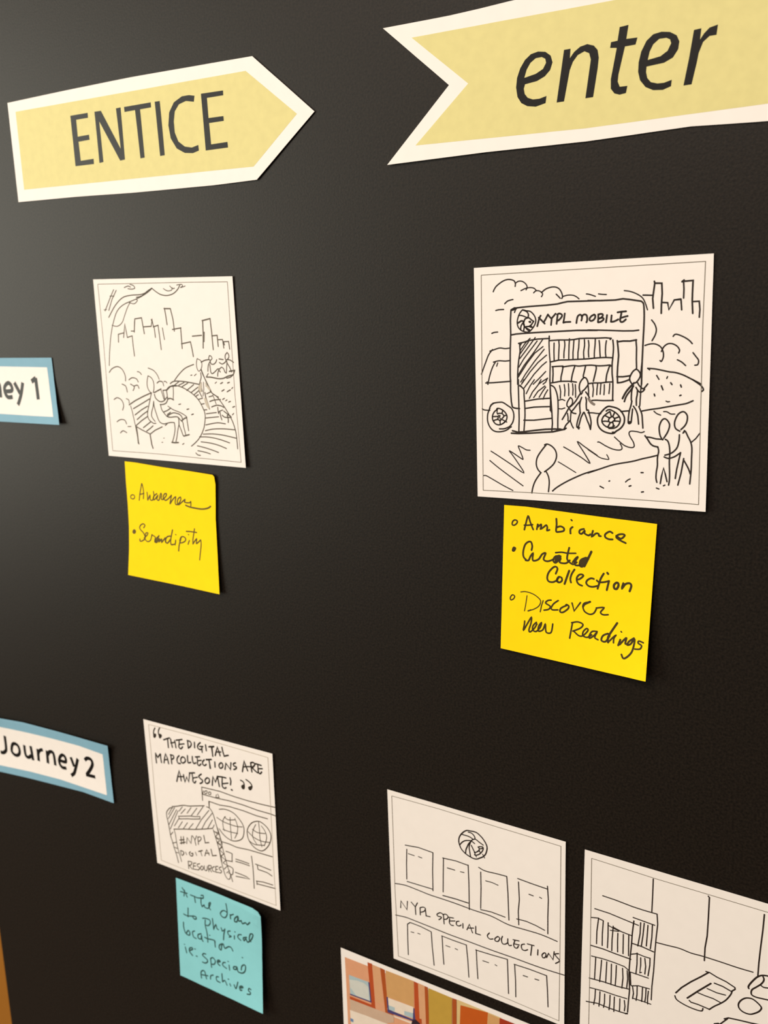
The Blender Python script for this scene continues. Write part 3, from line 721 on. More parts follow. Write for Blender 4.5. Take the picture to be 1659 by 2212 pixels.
s5||891,-367 924,-332 942,-290 942,-242 917,-212 890,-213 860,-238 838,-286 834,-328 847,-362 881,-381
s5||879,-413 877,-465 862,-528 828,-568 798,-587 756,-601
s5||750,-617 788,-628 836,-613 870,-590 894,-571
l5||894,-571 879,-645 864,-723 854,-805
s5||914,-394 929,-380 954,-427 979,-474 991,-529 991,-625 991,-716 983,-845
l5||878,-863 903,-756 923,-622
s5||923,-636 948,-676 970,-717 985,-758
l4||909,-398 922,-373
G|drawn_ground|ink|path edges, grass marks and scribbled shading
l4||983,-477 1022,-441 1054,-395
s4||-956,-645 -872,-691 -748,-762 -609,-843 -673,-743 -730,-669 -759,-633 -706,-660 -640,-699 -616,-706 -640,-642 -664,-582 -623,-595 -582,-615 -542,-617
s4||-970,-739 -874,-808 -741,-894 -618,-971
s4||-1038,-894 -1011,-894 -935,-929 -834,-978 -726,-1024
s4||-200,-570 -107,-617 -22,-664 58,-712 8,-626 -65,-515 8,-560 129,-635
s3.5||-255,-715 -223,-731 -153,-768 -79,-808
s5||-312,-1001 -270,-964 -192,-913 -106,-866 10,-811 130,-770
s3.5||39,-584 100,-621 160,-655 228,-667 239,-658 220,-623
l3.5||39,-676 59,-708
s4||132,-510 151,-511 211,-543 278,-569 337,-575 362,-562 358,-537 345,-516
s4||291,-457 336,-495 388,-532 446,-547 475,-535 467,-496 441,-455 426,-420 440,-398 494,-399 537,-407 565,-397
s5||40,-805 154,-761 265,-719 354,-696 463,-672 556,-643 627,-624 690,-605
s4||649,-212 674,-232 709,-245
s4||735,-213 764,-214 798,-232 833,-232
l5||544,-771 562,-770
l4.5||244,-870 251,-866
l4.5||159,-923 193,-938
l4||401,-867 422,-847 444,-835
l5||436,-904 452,-898
l5||552,-950 569,-946
l4.5||687,-903 710,-910
l4.5||750,-878 763,-871
l5||648,-60 653,-76
l5||710,13 724,-21
l5||791,41 802,26
l5||877,23 884,5
l5||873,-70 883,-66
l4||754,-120 768,-127 785,-124
s5||585,166 644,162 714,149 776,136 830,130 898,109 966,76 1020,49 1053,31
l4||585,166 603,152
l4.5||666,104 687,70
l4||762,95 755,78
s5||979,70 1020,43 1054,17 1073,-13 1062,-30
G|drawn_skyline|ink|stepped city skyline at top right
l5||533,800 619,795
l5.5||630,913 634,897 622,801 618,768 626,685
l5.5||637,897 695,894 700,805 695,713 695,640
l5||701,732 749,728 760,668 805,749 862,752 870,664
l5||805,749 858,755 865,733
l6||868,899 884,911
l5.5||881,902 960,905 958,834 957,737 964,632
l5||881,895 885,837 884,762
l5||961,730 1016,731 1023,663 1020,598
G|drawn_bush|ink|looping foliage outlines
s4.5||612,585 640,548 655,501 645,454 619,407
s4.5||557,366 606,379 654,376 696,352 718,311 721,264 705,227 693,234
s4.5||703,312 723,352 756,377 797,378 838,357 860,324 853,298
s4.5||802,441 819,458 849,454 903,430 943,403 967,377
s4.5||976,300 1000,269 1024,236 1019,200 994,193
s4.5||844,240 882,220 916,190
S|maps|-141.30|219.86|-0.615|111.8|111.1|1.5,0.8,1.6,0.8|-1080,1106 -744,1105 -414,1106 -91,1108 226,1111 536,1115 840,1120 1137,1126 1131,856 1126,585 1123,312 1120,37 1119,-239 1119,-517 1120,-797 1122,-1077 826,-1084 524,-1089 215,-1093 -100,-1095 -422,-1096 -749,-1094 -1083,-1091 -1089,-772 -1092,-454 -1094,-138 -1093,177 -1091,489 -1086,799
G|printed_frame_line|thin2|
l2.6||-991,1048 -224,1059 427,1057 1061,1056 1050,291 1044,-380 1055,-1027 413,-1042 -265,-1041 -999,-1023 -1012,0 -991,1048
G|handwriting|bold|quoted heading about the digital map collections
s8||-879,1019 -904,976 -913,937 -911,894
q||-902,933 -868,935 -873,897 -904,865 -925,879 -920,917
s8||-788,1045 -813,1003 -822,964 -816,922
q||-800,953 -767,948 -767,918 -798,883 -820,890 -822,933
l9||-737,878 -689,901 -625,931
l9||-662,908 -662,846 -662,781
l9||-607,920 -599,860 -588,802
l9||-533,913 -527,865 -522,811
l8||-611,858 -536,887
l9||-505,925 -443,945 -397,961
l8||-451,937 -458,881
l8||-459,875 -366,904
s9||-459,875 -467,836 -436,816 -398,852
l9||-300,966 -298,912 -297,858
s9||-303,965 -256,964 -237,933 -256,892 -293,862
l9||-178,970 -183,891
s9||-74,989 -110,956 -129,916 -110,890 -65,895 -46,941
l8||-91,931 -31,945
l8||-50,934 -55,855
l9||16,980 22,898
l9||72,963 146,987
l8.5||116,968 124,910 129,852
l9||-914,635 -919,568 -917,493
l9||-915,631 -882,583 -828,646
l9||-824,647 -828,583 -821,520
l9||-773,528 -757,594 -729,673 -701,614 -688,537
l8||-760,575 -696,597
l9||-632,680 -628,619 -629,551
s9||-640,678 -587,679 -584,643 -625,614
s9||-478,705 -513,666 -526,620 -507,587 -468,594
c9||-419,701 -453,662 -450,620 -414,613 -372,651 -379,692
s9||-325,742 -328,680 -321,639 -275,657
s9||-238,751 -241,695 -223,654 -184,673
l9||-182,758 -107,780
l8||-153,759 -150,712
l8||-150,712 -82,734
s9||-151,705 -156,662 -128,647 -95,677
s9||-29,753 -62,715 -59,680 -30,672 1,695
l9||8,763 98,791
l9||56,768 62,716 70,658
l9||-566,303 -537,388 -504,477 -486,401 -482,334
l8||-538,381 -429,409
l9||-429,437 -424,379 -414,333 -375,417 -344,354 -316,481
l9||-319,490 -223,517
l8.5||-270,493 -265,433
l8||-265,430 -176,465
s9||-262,427 -266,383 -238,366 -213,397
s9||-103,529 -152,486 -125,457 -90,441 -101,408 -140,382
c9||-4,500 -44,459 -40,424 -12,416 28,448 32,491
l9||93,976 140,977 160,992
l9||125,969 126,910 127,844
l9||172,864 197,933 221,995 240,943 256,882
l8||203,922 276,940
l9||300,1011 309,954 328,894 398,923
l9||7,767 96,789
l8||59,774 61,654
l9||155,768 152,695
c9||260,782 225,743 232,709 253,703 288,735 285,776
l9||324,706 347,798 418,727 435,826
s9||514,845 477,824 481,796 522,789 513,763 476,742
l9||620,749 641,831 662,909 681,852 710,784
l8||637,821 708,842 792,863
l9||769,910 774,847 779,787
s9||769,910 811,926 837,904 791,845
l8.5||791,845 836,816 875,798
l9||852,919 940,918
l8||885,916 887,853
l8||887,859 957,877
s9||886,847 890,807 916,797 942,827
l9||78,414 87,474 101,544 138,475 183,571
l9||183,571 191,501 202,429
l9||183,568 256,581 327,585
l8.5||262,568 254,488
l8||254,482 357,518
s9||254,482 257,440 292,426 318,445
l9||400,604 410,559 398,505
l10||407,437 421,436
s8||577,617 618,607 633,576 633,541
q||593,553 636,571 643,531 623,499 595,501 580,526
s8||671,651 718,634 753,608 765,576
q||708,561 762,587 766,553 735,515 708,519 696,546
G|drawn_browser_window|ink3|web page window with two globes
l5||-117,337 -119,141
l5||-117,337 200,359 442,350 682,354 902,366 1126,386
l5||-114,233 123,242 354,264 596,270 831,262 1049,271 1125,266
c4.5||-63,289 -28,305 -31,269 -66,253
c4.5||4,293 38,302 35,269 1,264
l4.5||137,294 124,249 183,265 162,308
l4.5||-88,289 -110,234
l5||-9,158 -9,67
l5||-9,158 181,155 347,180 589,187 794,178 989,187
s5||167,89 276,119 406,108 498,52 571,-36 570,-146 523,-242 404,-306 305,-308 210,-267 141,-204
s4.5||114,-44 210,-72 325,-81 455,-77 553,-55
s4||267,13 220,-55 213,-141 232,-205
s4.5||250,1 313,-22 430,12
s4.5||208,-191 315,-194 463,-178
s4||350,23 345,-75 345,-185 348,-295
s4||432,33 469,-66 456,-166 407,-263
c5||820,104 713,46 635,-72 639,-193 697,-271 790,-311 885,-295 987,-182 1030,-48 987,46 897,100
s4.5||646,-96 738,-150 863,-166 1005,-143
s4.5||722,-39 807,-61 934,-37
s4.5||660,-228 746,-249 907,-214
s4||784,47 729,-58 721,-155 779,-233
s4||835,95 841,-24 842,-132 865,-247
s4||878,54 936,-9 954,-98 906,-221
l5||167,-385 300,-379 430,-388 626,-362 819,-350 1031,-337
l5||233,-508 292,-505 342,-511 333,-578 333,-631
l5||214,-647 274,-637 333,-628
s5||249,-717 289,-716 336,-732 336,-776 321,-824 287,-835
l5||399,-570 511,-565 626,-565
l5||396,-605 509,-596 631,-594
l5||373,-773 482,-771 568,-774 624,-792 508,-809 383,-829
s5||677,-439 689,-569 693,-720 692,-904
l5||738,-535 833,-535 993,-540
l5||769,-543 776,-599
s5||776,-599 864,-597 934,-598 1009,-619
l5||735,-782 854,-758 1015,-746
l5||746,-788 746,-830
l5||744,-819 851,-807 1055,-783
G|drawn_shopping_bag|ink3|hatched bag with a handle slot
s5.5||-700,-111 -613,-82 -481,-32 -380,-15 -272,17 -96,68
s5||-685,-126 -740,-142 -786,-188 -815,-234 -816,-307 -801,-380 -786,-492 -775,-584 -749,-660 -730,-738 -708,-799 -683,-881 -667,-960
s5||-55,64 -4,57 37,15 63,-47 86,-136 111,-214 124,-291
l5||-1,154 -10,61
s4.5||-700,-457 -681,-529 -672,-637 -655,-744 -630,-831 -606,-924
l5.5||-703,-455 -513,-399 -309,-345 -140,-290 20,-233
s4.5||32,-248 57,-327 86,-425 111,-509 135,-604 147,-687
s4.5||112,-203 137,-287 166,-385 175,-420
l5||-592,-227 -492,-198 -369,-161 -289,-147 -192,-119 -195,-155
l5||-592,-227 -579,-264 -428,-219 -313,-191 -195,-155
l4||-706,-138 -780,-252
l4||-650,-111 -794,-323
l4||-619,-136 -790,-410
l4||-593,-145 -770,-471
l4||-504,-60 -573,-145
l4||-453,-79 -543,-175
l4||-342,-26 -426,-136
l4||-236,-7 -355,-155
l4||-121,46 -240,-111
l4||-20,21 -173,-162 -287,-331
l4||35,-7 -96,-167 -180,-305
l4||32,-103 -65,-255
l4||58,-171 20,-235
l4||-592,-265 -688,-403
l4||-528,-291 -614,-409
l4||-434,-281 -519,-393
l4||-327,-260 -416,-363
l4.5||-772,-561 -726,-508
l4.5||-751,-683 -680,-651
l4.5||-730,-738 -662,-740
l4.5||-710,-811 -655,-805
l4.5||42,-272 112,-272
l4.5||67,-350 137,-356
l4.5||93,-423 149,-433
l4.5||110,-520 172,-464
l4.5||41,-266 105,-290 62,-352
l4.5||62,-352 134,-380 93,-424
l4.5||93,-424 164,-458 115,-516
l4.5||115,-516 192,-561 136,-609
l4.5||136,-609 222,-645 166,-700
l4.5||166,-700 245,-718 180,-789
s4.5||105,-203 140,-310 161,-409 194,-542 222,-645 256,-764 293,-852 317,-931
s4.5||87,-407 113,-536 137,-684 165,-800 195,-884 236,-921 275,-895 288,-822
l4.5||221,-832 277,-776 258,-832
G|handwriting|ink3|hand-lettered words on the bag
l5||-580,-532 -578,-648
l5||-532,-518 -536,-630
l6.5||-606,-593 -523,-562
l6.5||-601,-641 -506,-596
l5||-480,-608 -464,-514 -398,-583 -373,-460
l5||-359,-456 -317,-504 -284,-434
l5||-324,-500 -309,-583
s5||-259,-448 -218,-430 -201,-452 -238,-502 -258,-502
l5||-262,-443 -260,-557
l6||-149,-388 -133,-494 -66,-469
s6||-602,-753 -556,-758 -551,-784 -582,-822
l4.5||-609,-758 -602,-822
l4.5||-515,-751 -498,-785
s6||-424,-718 -447,-747 -424,-778 -389,-768 -379,-729 -407,-740
l4.5||-329,-694 -310,-738
l6.5||-267,-664 -198,-629
l4.5||-230,-652 -212,-713
l5.5||-158,-696 -116,-590 -76,-660
l5||-148,-654 -74,-632
l6||-35,-560 -17,-652 56,-624
l5||-480,-880 -479,-993
s5||-480,-880 -415,-871 -428,-916 -474,-941
l5||-465,-938 -413,-980
l5||-336,-864 -380,-878 -395,-974 -331,-961
l5||-390,-924 -343,-910
s5||-265,-850 -311,-875 -308,-903 -274,-914 -292,-951 -327,-960
c5||-229,-873 -256,-908 -245,-936 -213,-920 -206,-885
s5||-183,-856 -184,-907 -160,-923 -135,-898 -127,-845
l5||-105,-831 -106,-920
s5||-104,-824 -56,-815 -63,-858 -102,-876
l5||-95,-871 -55,-908
s5||4,-808 -32,-836 -36,-881 3,-885
l5||69,-784 27,-800 23,-887 66,-876
l5||27,-843 61,-832
s5||131,-773 91,-797 99,-823 129,-833 113,-868 78,-875
S|collections|53.19|220.57|-0.717|109.0|113.0|1.0,0.8,0.8,0.8|-1073,1147 -837,1142 -605,1138 -378,1134 -155,1130 63,1128 277,1126 487,1124 693,1123 895,1122 1093,1121 1092,882 1092,640 1092,396 1092,150 1093,-98 1093,-348 1095,-600 1096,-854 1098,-1110 877,-1110 652,-1110 421,-1109 186,-1107 -54,-1105 -300,-1102 -550,-1098 -806,-1093 -1068,-1087 -1071,-832 -1073,-579 -1074,-327 -1076,-77 -1076,172 -1076,418 -1076,663 -1074,906
G|printed_frame_line|thin|
l2.6||-1016,1080 -412,1081 307,1063 1041,1055 1039,285 1037,-1064 437,-1042 -305,-1032 -1000,-1030 -1021,-119 -1016,1080
G|drawn_emblem|ink|round emblem of a maned head in profile
c5.5||-53,915 -87,894 -122,856 -150,810 -160,770 -159,733 -147,693 -129,661 -101,635 -70,616 -39,604 -9,595 22,590 63,598 100,622 137,649 165,686 180,727 187,772 178,810 158,843 131,875 97,902 64,920 27,924 -16,919
s5||-41,898 -4,897 24,880 39,857 41,836
s5||-119,847 -88,847 -48,847 -14,841 14,828
s5||-147,712 -118,751 -83,779 -43,794 -8,801
s5.5||-5,797 -37,757 -56,714 -73,672 -78,629
s5||-15,782 -28,744 -33,702 -26,658 -18,607
s5||-8,800 14,822 41,835 63,830 87,816 111,805 140,792
s5||7,795 22,787 34,779
s5||-6,745 9,718 24,689 36,671 38,640
s5||30,669 54,679 76,699 92,719
s5||77,748 99,761 132,768 140,752 132,722 110,687 85,661 51,640 32,639
s5||80,746 92,737 110,738 132,753
l5||89,702 104,692
l4||48,637 54,620
l4||131,678 155,639
l5||89,727 92,703
G|drawn_page|ink|first outlined page of the upper row
l4.5||-860,492 -685,514 -495,505
l4.5||-840,445 -850,244 -853,52
l4.5||-495,505 -505,277 -507,12
l4.5||-849,22 -669,27 -507,32
l4||-821,393 -743,391
l4||-689,396 -643,392
G|drawn_page|ink|second outlined page of the upper row
l4.5||-370,476 -203,491 -50,483
l4.5||-360,479 -368,246 -374,41
l4.5||-49,488 -43,277 -43,-42 -43,-72
l5||-378,-6 -212,5 -57,6
l4.5||-313,368 -220,370
l4||-147,373 -102,376
G|drawn_page|ink|third outlined page of the upper row
s4.5||81,500 159,481 301,491 420,497
l4.5||105,449 107,253 99,-8
l4.5||420,497 433,289 443,-34
l4.5||99,-23 226,-8 397,-14
l4||165,360 244,364 314,354
G|drawn_page|ink|fourth outlined page of the upper row
l4.5||549,514 715,505 896,500
l4.5||558,475 568,263 555,114 560,-51
l4.5||892,536 903,378 898,164 899,-39
l4.5||537,14 647,24 757,13 862,-9
l4.5||681,366 729,364
l4||803,372 826,366
G|drawn_band|ink|two ruled lines of the title band
s4.5||-1019,-59 -875,-37 -702,-45 -547,-55 -349,-53 -169,-55 8,-61 226,-60 438,-94 647,-84 825,-77 1006,-92
s4.5||-1022,-482 -888,-464 -761,-467 -526,-477 -296,-487 -71,-488 222,-492 508,-488 717,-489 895,-485 1090,-473
G|drawn_page|ink|first outlined page of the lower row
l4.5||-861,-959 -864,-754 -862,-549 -825,-513 -683,-517 -543,-537 -532,-743 -513,-971
l4||-816,-635 -778,-632
l4||-725,-621 -694,-622
G|drawn_page|ink|second outlined page of the lower row
l4.5||-383,-909 -393,-738 -400,-547
l4.5||-404,-541 -267,-545 -87,-544 -71,-725 -59,-954
l4||-353,-649 -299,-649
l4||-231,-644 -201,-648
G|drawn_page|ink|third outlined page of the lower row
l4.5||55,-929 45,-742 39,-561
l4.5||32,-564 222,-553 423,-536 430,-743 437,-969
l4||119,-670 192,-667
l4||272,-663 294,-668
G|drawn_page|ink|fourth outlined page of the lower row
l4.5||525,-975 522,-766 511,-569
l4.5||505,-567 690,-558 889,-560 900,-732 909,-942
l4.5||614,-667 665,-664
l4.5||753,-656 798,-652
G|handwriting|ink|hand-lettered words NYPL SPECIAL COLLECTIONS
l5||-949,-359 -943,-265 -863,-357 -854,-242
l5||-802,-235 -749,-280 -719,-217
l5||-749,-280 -745,-380
l5||-685,-272 -684,-363
s5||-685,-269 -642,-247 -614,-255 -629,-295 -672,-324
l5||-614,-262 -606,-349 -553,-342
s5||-388,-249 -419,-243 -461,-278 -448,-298 -406,-294 -413,-317 -438,-340
l5||-377,-249 -370,-371
s5||-384,-255 -343,-237 -316,-262 -337,-297 -365,-310
l5||-309,-263 -247,-252
s5||-296,-276 -300,-332 -277,-355 -249,-349
l5||-296,-307 -228,-283
s5||-176,-268 -207,-286 -208,-327 -174,-329 -150,-307
l5||-127,-281 -127,-339
l5||-76,-342 -45,-262 -6,-357
l5||-59,-315 8,-291
l5||35,-258 34,-350 93,-348
s5||205,-282 180,-320 187,-346 214,-357 249,-341
c5||304,-292 273,-328 276,-355 310,-350 331,-307 317,-291
s5||365,-266 351,-313 365,-358 399,-352 426,-325
s5||429,-274 429,-320 446,-352 473,-339
l5||493,-261 563,-251
s5||513,-268 499,-322 513,-352 540,-349 556,-318
l5||506,-309 566,-300
s5||629,-266 593,-290 599,-340 633,-345 665,-322
l5||662,-251 741,-244
l5||715,-255 708,-320 702,-378
l5||786,-277 783,-344
c5||864,-285 835,-320 842,-352 868,-342 880,-303
l5||887,-335 909,-275 961,-334 973,-230
s5||1024,-235 983,-257 1002,-284 1037,-318 990,-368
S|library|172.60|221.18|-0.028|111.0|111.0|0.8,0.6,0.6,0.8|-1102,1125 -912,1123 -726,1122 -543,1120 -363,1120 -187,1119 -14,1119 156,1119 323,1119 486,1119 647,1119 805,1120 960,1121 1112,1122 1111,910 1111,696 1111,480 1111,261 1111,41 1111,-182 1111,-406 1111,-633 1111,-862 1112,-1093 946,-1095 777,-1096 605,-1097 429,-1098 250,-1098 68,-1098 -118,-1098 -307,-1097 -500,-1096 -697,-1094 -898,-1092 -1102,-1090 -1104,-836 -1104,-583 -1105,-333 -1105,-84 -1105,162 -1105,406 -1104,648 -1103,887
G|printed_frame_line|thin|
l2.6||-1028,1048 -370,1031 300,1031 678,1032 1020,1041
l2.6||-1028,1048 -1018,276 -1009,-570 -1004,-1020
G|drawn_wall|ink|wall corner lines and floor line
l4.5||-395,1020 -394,838 -395,652
l5||136,1013 147,1002 149,771 148,576 135,441 136,296
l5||648,999 645,829 637,636 632,468 632,327
s4.5||-334,320 -224,329 -109,340 6,331 118,339 284,342 447,342 586,349
G|drawn_bookcase|ink|tall bookcase with three shelves of upright books
l4.5||-900,656 -771,653 -590,639 -471,638 -342,642 -331,529 -341,351 -346,187 -349,-19 -359,-202 -359,-361
l4.5||-979,477 -827,477 -680,462 -523,447
s5||-570,481 -581,328 -585,190 -594,21 -597,-160 -585,-323 -591,-466 -595,-609
l5||-598,-624 -616,-639
l4.5||-579,518 -466,513 -360,508
l4.5||-1013,361 -948,378 -886,369
l4.5||-829,332 -761,316 -675,309 -590,304
l4||-809,284 -723,302
l4||-773,331 -687,309
l4.5||-936,382 -950,218 -950,71
l4.5||-886,366 -891,212 -889,73
l4.5||-834,364 -831,206 -833,67
l4.5||-780,343 -787,182 -786,50
l4.5||-729,279 -729,176 -725,60
l4.5||-672,287 -670,171 -668,61
l4.5||-616,301 -614,179 -610,59
l4.5||-501,487 -502,358 -520,208
l4.5||-465,493 -472,355 -484,221
l4.5||-427,483 -430,358 -434,241
l4.5||-383,510 -383,362 -393,223
l5||-1012,29 -876,36 -751,29 -585,27
l5||-577,217 -478,217 -359,202
l4.5||-998,-95 -872,-81 -760,-79 -649,-84 -599,-112
l4.5||-953,-99 -956,-234 -958,-356
l4.5||-890,-102 -895,-238 -903,-369
l4.5||-834,-101 -836,-229 -838,-356
l4.5||-784,-109 -782,-235 -782,-355
l4.5||-732,-103 -732,-229 -736,-350
l4.5||-666,-112 -658,-227 -666,-349
l4.5||-617,-120 -609,-221 -615,-321
l4.5||-582,88 -522,118 -450,112 -391,115 -390,33 -403,-96
l4.5||-523,125 -520,-5 -527,-125
l4.5||-485,85 -482,-3 -488,-95 -472,-82
l4.5||-443,94 -431,3 -436,-88
l4.5||-592,-124 -501,-122 -399,-121
l5||-1015,-369 -863,-353 -713,-348 -597,-331
l4.5||-1006,-482 -860,-465 -734,-462 -610,-453
l4.5||-945,-486 -947,-587 -958,-670
l4.5||-895,-486 -896,-594 -901,-668
l4.5||-844,-494 -843,-600 -851,-661
l4.5||-786,-484 -786,-591 -792,-665
l4.5||-740,-486 -740,-585 -740,-664
l4.5||-681,-483 -680,-574 -681,-631
l4.5||-634,-484 -625,-551 -629,-609
l5||-1039,-665 -918,-639 -791,-643 -665,-639 -597,-631
l4.5||-568,-281 -496,-251 -382,-241
l4.5||-556,-276 -543,-361 -550,-427
l4.5||-508,-263 -506,-360 -513,-433
l4.5||-453,-255 -453,-352 -455,-422
l4.5||-417,-253 -417,-351 -423,-416
l4.5||-392,-271 -397,-370 -394,-425
l4.5||-550,-421 -453,-415 -362,-414
l4.5||-586,-128 -574,-276
G|drawn_armchair|ink|angular slatted armchair
l5.5||-119,-177 -65,-93 22,10 108,99 182,180
l5||158,182 193,184 261,162 350,146 434,115 438,97 410,65
s5||-126,-214 -104,-253 -21,-279 71,-287 139,-278 151,-243
l6||-5,-190 94,-68 211,68
l5||243,85 321,81 399,60
s5||410,62 401,22 362,-55 315,-114 257,-173 210,-231
l5||16,-209 33,-222 102,-219 210,-227
l4.5||95,-87 163,-92 242,-92 315,-108
l4.5||179,-3 271,-13 353,-5
G|drawn_armchair|ink|rounded armchair cut by the right edge
s6||560,157 555,173 566,207 596,264 629,314 669,347 721,361 793,360 853,334
s5.5||678,338 688,313 682,281 661,243 624,198 591,158 584,122 594,97 631,90 679,96 738,105 809,118
s5||664,237 689,225 730,233 771,245
G|drawn_table|ink|round side table outline
c5.5||567,53 531,35 497,-4 478,-50 483,-89 506,-113 541,-124 590,-119 636,-86 670,-49 686,-9 672,15 640,39 603,56
G|drawn_desk|ink|desk corner at the bottom edge
l5.5||358,-274 396,-246 461,-234 528,-223 605,-212 710,-192
l5||387,-259 358,-299 323,-348 289,-410
l7||270,-372 307,-350
S|photo|36.09|334.02|-0.187|150.0|100.0|1.5,0.6,0.6,0.8|-1474,1034 -1217,1029 -964,1025 -716,1022 -474,1019 -236,1017 -3,1016 226,1015 450,1014 670,1014 885,1014 1097,1015 1304,1016 1507,1017 1506,774 1505,529 1505,283 1504,34 1505,-217 1505,-469 1506,-723 1507,-979 1302,-981 1094,-982 882,-983 666,-984 446,-985 221,-985 -9,-985 -243,-984 -481,-983 -724,-982 -973,-980 -1226,-978 -1485,-975 -1487,-684 -1488,-395 -1488,-107 -1486,181 -1483,467 -1479,752
G|printed_picture|pic|colour print of a panelled room with screens
p|peach|-1420,920 1420,920 1420,-920 -1420,-920
p|rust|-1085,975 -1019,977 -996,356 -989,338 -1374,308 -1375,363 -1054,373
p|peach2|-1017,968 -906,967 -882,466 -985,440
p|rust2|-903,968 -839,963 -809,387 -729,367 -750,338 -851,349
p|tan|-826,962 -432,966 -442,592 -574,596 -802,589 -820,581
p|sky|-1371,679 -1086,691 -1056,413 -1366,395
p|skyw|-1369,610 -1255,643 -1143,647 -1089,614 -1083,416 -1153,421 -1266,402 -1361,502
p|navy|-1086,691 -1068,691 -1049,402 -1370,386 -1369,404 -1066,420
p|cream|-816,579 -449,596 -453,433 -822,402
p|sky|-817,473 -712,477 -713,422 -815,405
p|sky|-577,487 -451,508 -453,433 -579,425
p|navy|-826,585 -806,587 -798,413 -460,416 -449,582 -429,584 -421,393 -817,364
p|rust|-423,960 -368,959 -335,404 -408,398
p|greyp|-1373,322 -989,338 -729,354 -732,256 -927,144 -1313,143 -1378,158
p|cream|-1334,-920 -1381,157 -1135,178 -926,186 -652,209 -673,-661 -1214,-920
p|blue|-1382,40 -1332,37 -1334,-7 -1377,-11
p|cream|-729,354 -461,375 -468,345 -723,336
p|peach2|-374,966 -285,960 -276,491 -373,468
p|rust|-429,967 -374,961 -364,433 -417,369 -431,528
p|rust2|-285,960 -243,959 -235,448 -277,430
p|mustard|-234,953 82,947 73,584 -235,448
p|rust2|87,948 139,952 135,611 82,588
p|straw|144,954 706,948 685,855 140,613
p|orange|191,897 543,948 529,671 174,512
p|tan|543,939 694,933 685,741 538,675
p|red|689,941 919,944 920,758 681,649
p|dark|-462,410 -415,435 -351,397 -483,340
S|ynote1|-159.62|26.52|1.630|79.5|76.9|0.4,1.2,2.6,1.4|-709,769 -525,773 -60,764 429,765 779,763 806,742 819,654 796,219 807,-142 819,-432 837,-723 469,-733 94,-741 -331,-750 -760,-754 -722,-382 -705,-87 -704,203 -712,489
G|handwriting|marker2|bulleted word Awareness
c6||-608,344 -576,338 -573,310 -604,289 -641,298 -638,327
s6.5||-493,286 -474,375 -449,454 -430,511 -412,451 -408,383 -418,316
s6.5||-475,364 -437,376 -403,387
s6.5||-346,408 -341,350 -340,308 -297,376 -297,321 -256,319 -228,378 -233,432
s7||-175,412 -223,378 -245,334 -218,331 -158,393 -180,342 -144,333 -110,420 -93,408 -106,359 -79,349 -21,397 -9,432 -46,421 -68,370 -34,344 13,367 76,423
s7||76,419 58,359 45,310 95,371 147,411 134,349 140,316 181,321 230,382 228,418 186,389 169,340 190,316 237,349 302,398 291,363
s7||291,363 326,360 380,368 399,383 395,329
s8.5||311,325 376,313 473,310 561,312 640,326 693,346 722,367
G|handwriting|marker2|bulleted word Serendipity
q||-610,-112 -583,-129 -590,-162 -624,-177 -645,-163 -640,-134
s7||-442,-70 -416,-35 -443,-18 -487,-38 -513,-77 -492,-109 -456,-132 -426,-177 -429,-212 -473,-247 -516,-257 -519,-229
s6.5||-442,-207 -383,-156 -371,-127 -405,-135 -422,-176 -420,-225 -379,-244 -331,-219 -309,-167 -297,-137
s6.5||-303,-145 -252,-158 -244,-178 -257,-229 -208,-194 -177,-133
s8||-177,-140 -226,-182 -248,-227 -220,-230 -170,-174 -182,-218 -133,-175 -136,-217 -87,-168 -67,-151 -61,-206
s8||18,-111 -38,-133 -70,-194 -34,-212 15,-160
s8||64,-25 41,-101 23,-172 30,-220 62,-215
s6.5||62,-218 104,-195 111,-145 98,-216
l6||111,-76 122,-80
s8||209,-96 188,-154 166,-219 156,-283
s7||179,-149 209,-96 255,-86 285,-108 270,-141 224,-166 196,-173
l7||299,-9 367,-1 473,2
l6||331,-43 338,-48
s7||347,-119 333,-145 322,-171
l7||440,44 423,-30 406,-100 404,-155
s7||404,-155 470,-77 462,-139 494,-120 536,-83
s6.5||540,-86 542,-147 525,-251 511,-342
S|ynote2|107.74|27.99|1.235|76.2|77.5|0.8,0.8,7.0,3.5|-752,769 -526,780 -283,778 -45,776 187,775 385,775 578,777 768,778 766,592 766,405 767,217 769,30 772,-158 777,-344 783,-530 790,-716 610,-723 426,-731 239,-736 49,-739 -142,-739 -336,-737 -530,-731 -726,-723 -734,-508 -740,-293 -746,-78 -749,135 -752,348 -752,559
G|handwriting|marker|bulleted word Ambiance
c6.5||-634,632 -609,624 -613,600 -640,577 -661,582 -657,613
s7.5||-531,546 -521,593 -496,688 -474,637 -453,590 -438,560
s7||-533,591 -485,598 -446,609
s7.5||-401,567 -391,625 -390,595 -360,622 -355,607 -362,576 -335,595 -305,622 -293,601 -295,570 -269,580
s8||-204,699 -199,643 -201,575 -172,573 -126,589 -124,616 -159,630 -196,614
s8||-37,639 -57,617 -55,573
l7||-54,709 -46,702
s8||76,636 39,620 33,593 56,585 84,618 86,593 124,579 142,593
s8||166,630 157,573 196,608 222,608 227,590 245,589
s8||356,635 327,645 288,614 290,585 323,571 360,574
s8||394,614 439,592 473,626 457,638 415,628 395,600 432,576 487,557
G|handwriting|marker|bulleted word Curated
q||-637,359 -613,349 -616,325 -635,304 -656,311 -653,339
s8||-448,349 -442,389 -455,429 -483,429 -518,393 -535,321 -529,268 -500,241
s8||-507,236 -475,241 -456,285 -431,319 -434,268 -422,244 -370,267 -336,323 -300,339 -318,275 -275,261 -214,291
s8||-144,332 -195,324 -219,280 -192,259 -143,312 -151,270 -89,270 -50,306
s8||-61,430 -77,342 -70,303 -18,271 22,297
s8||-19,291 10,336 29,349 2,294 13,266 64,274
s9||110,356 61,324 54,272 84,267 121,333
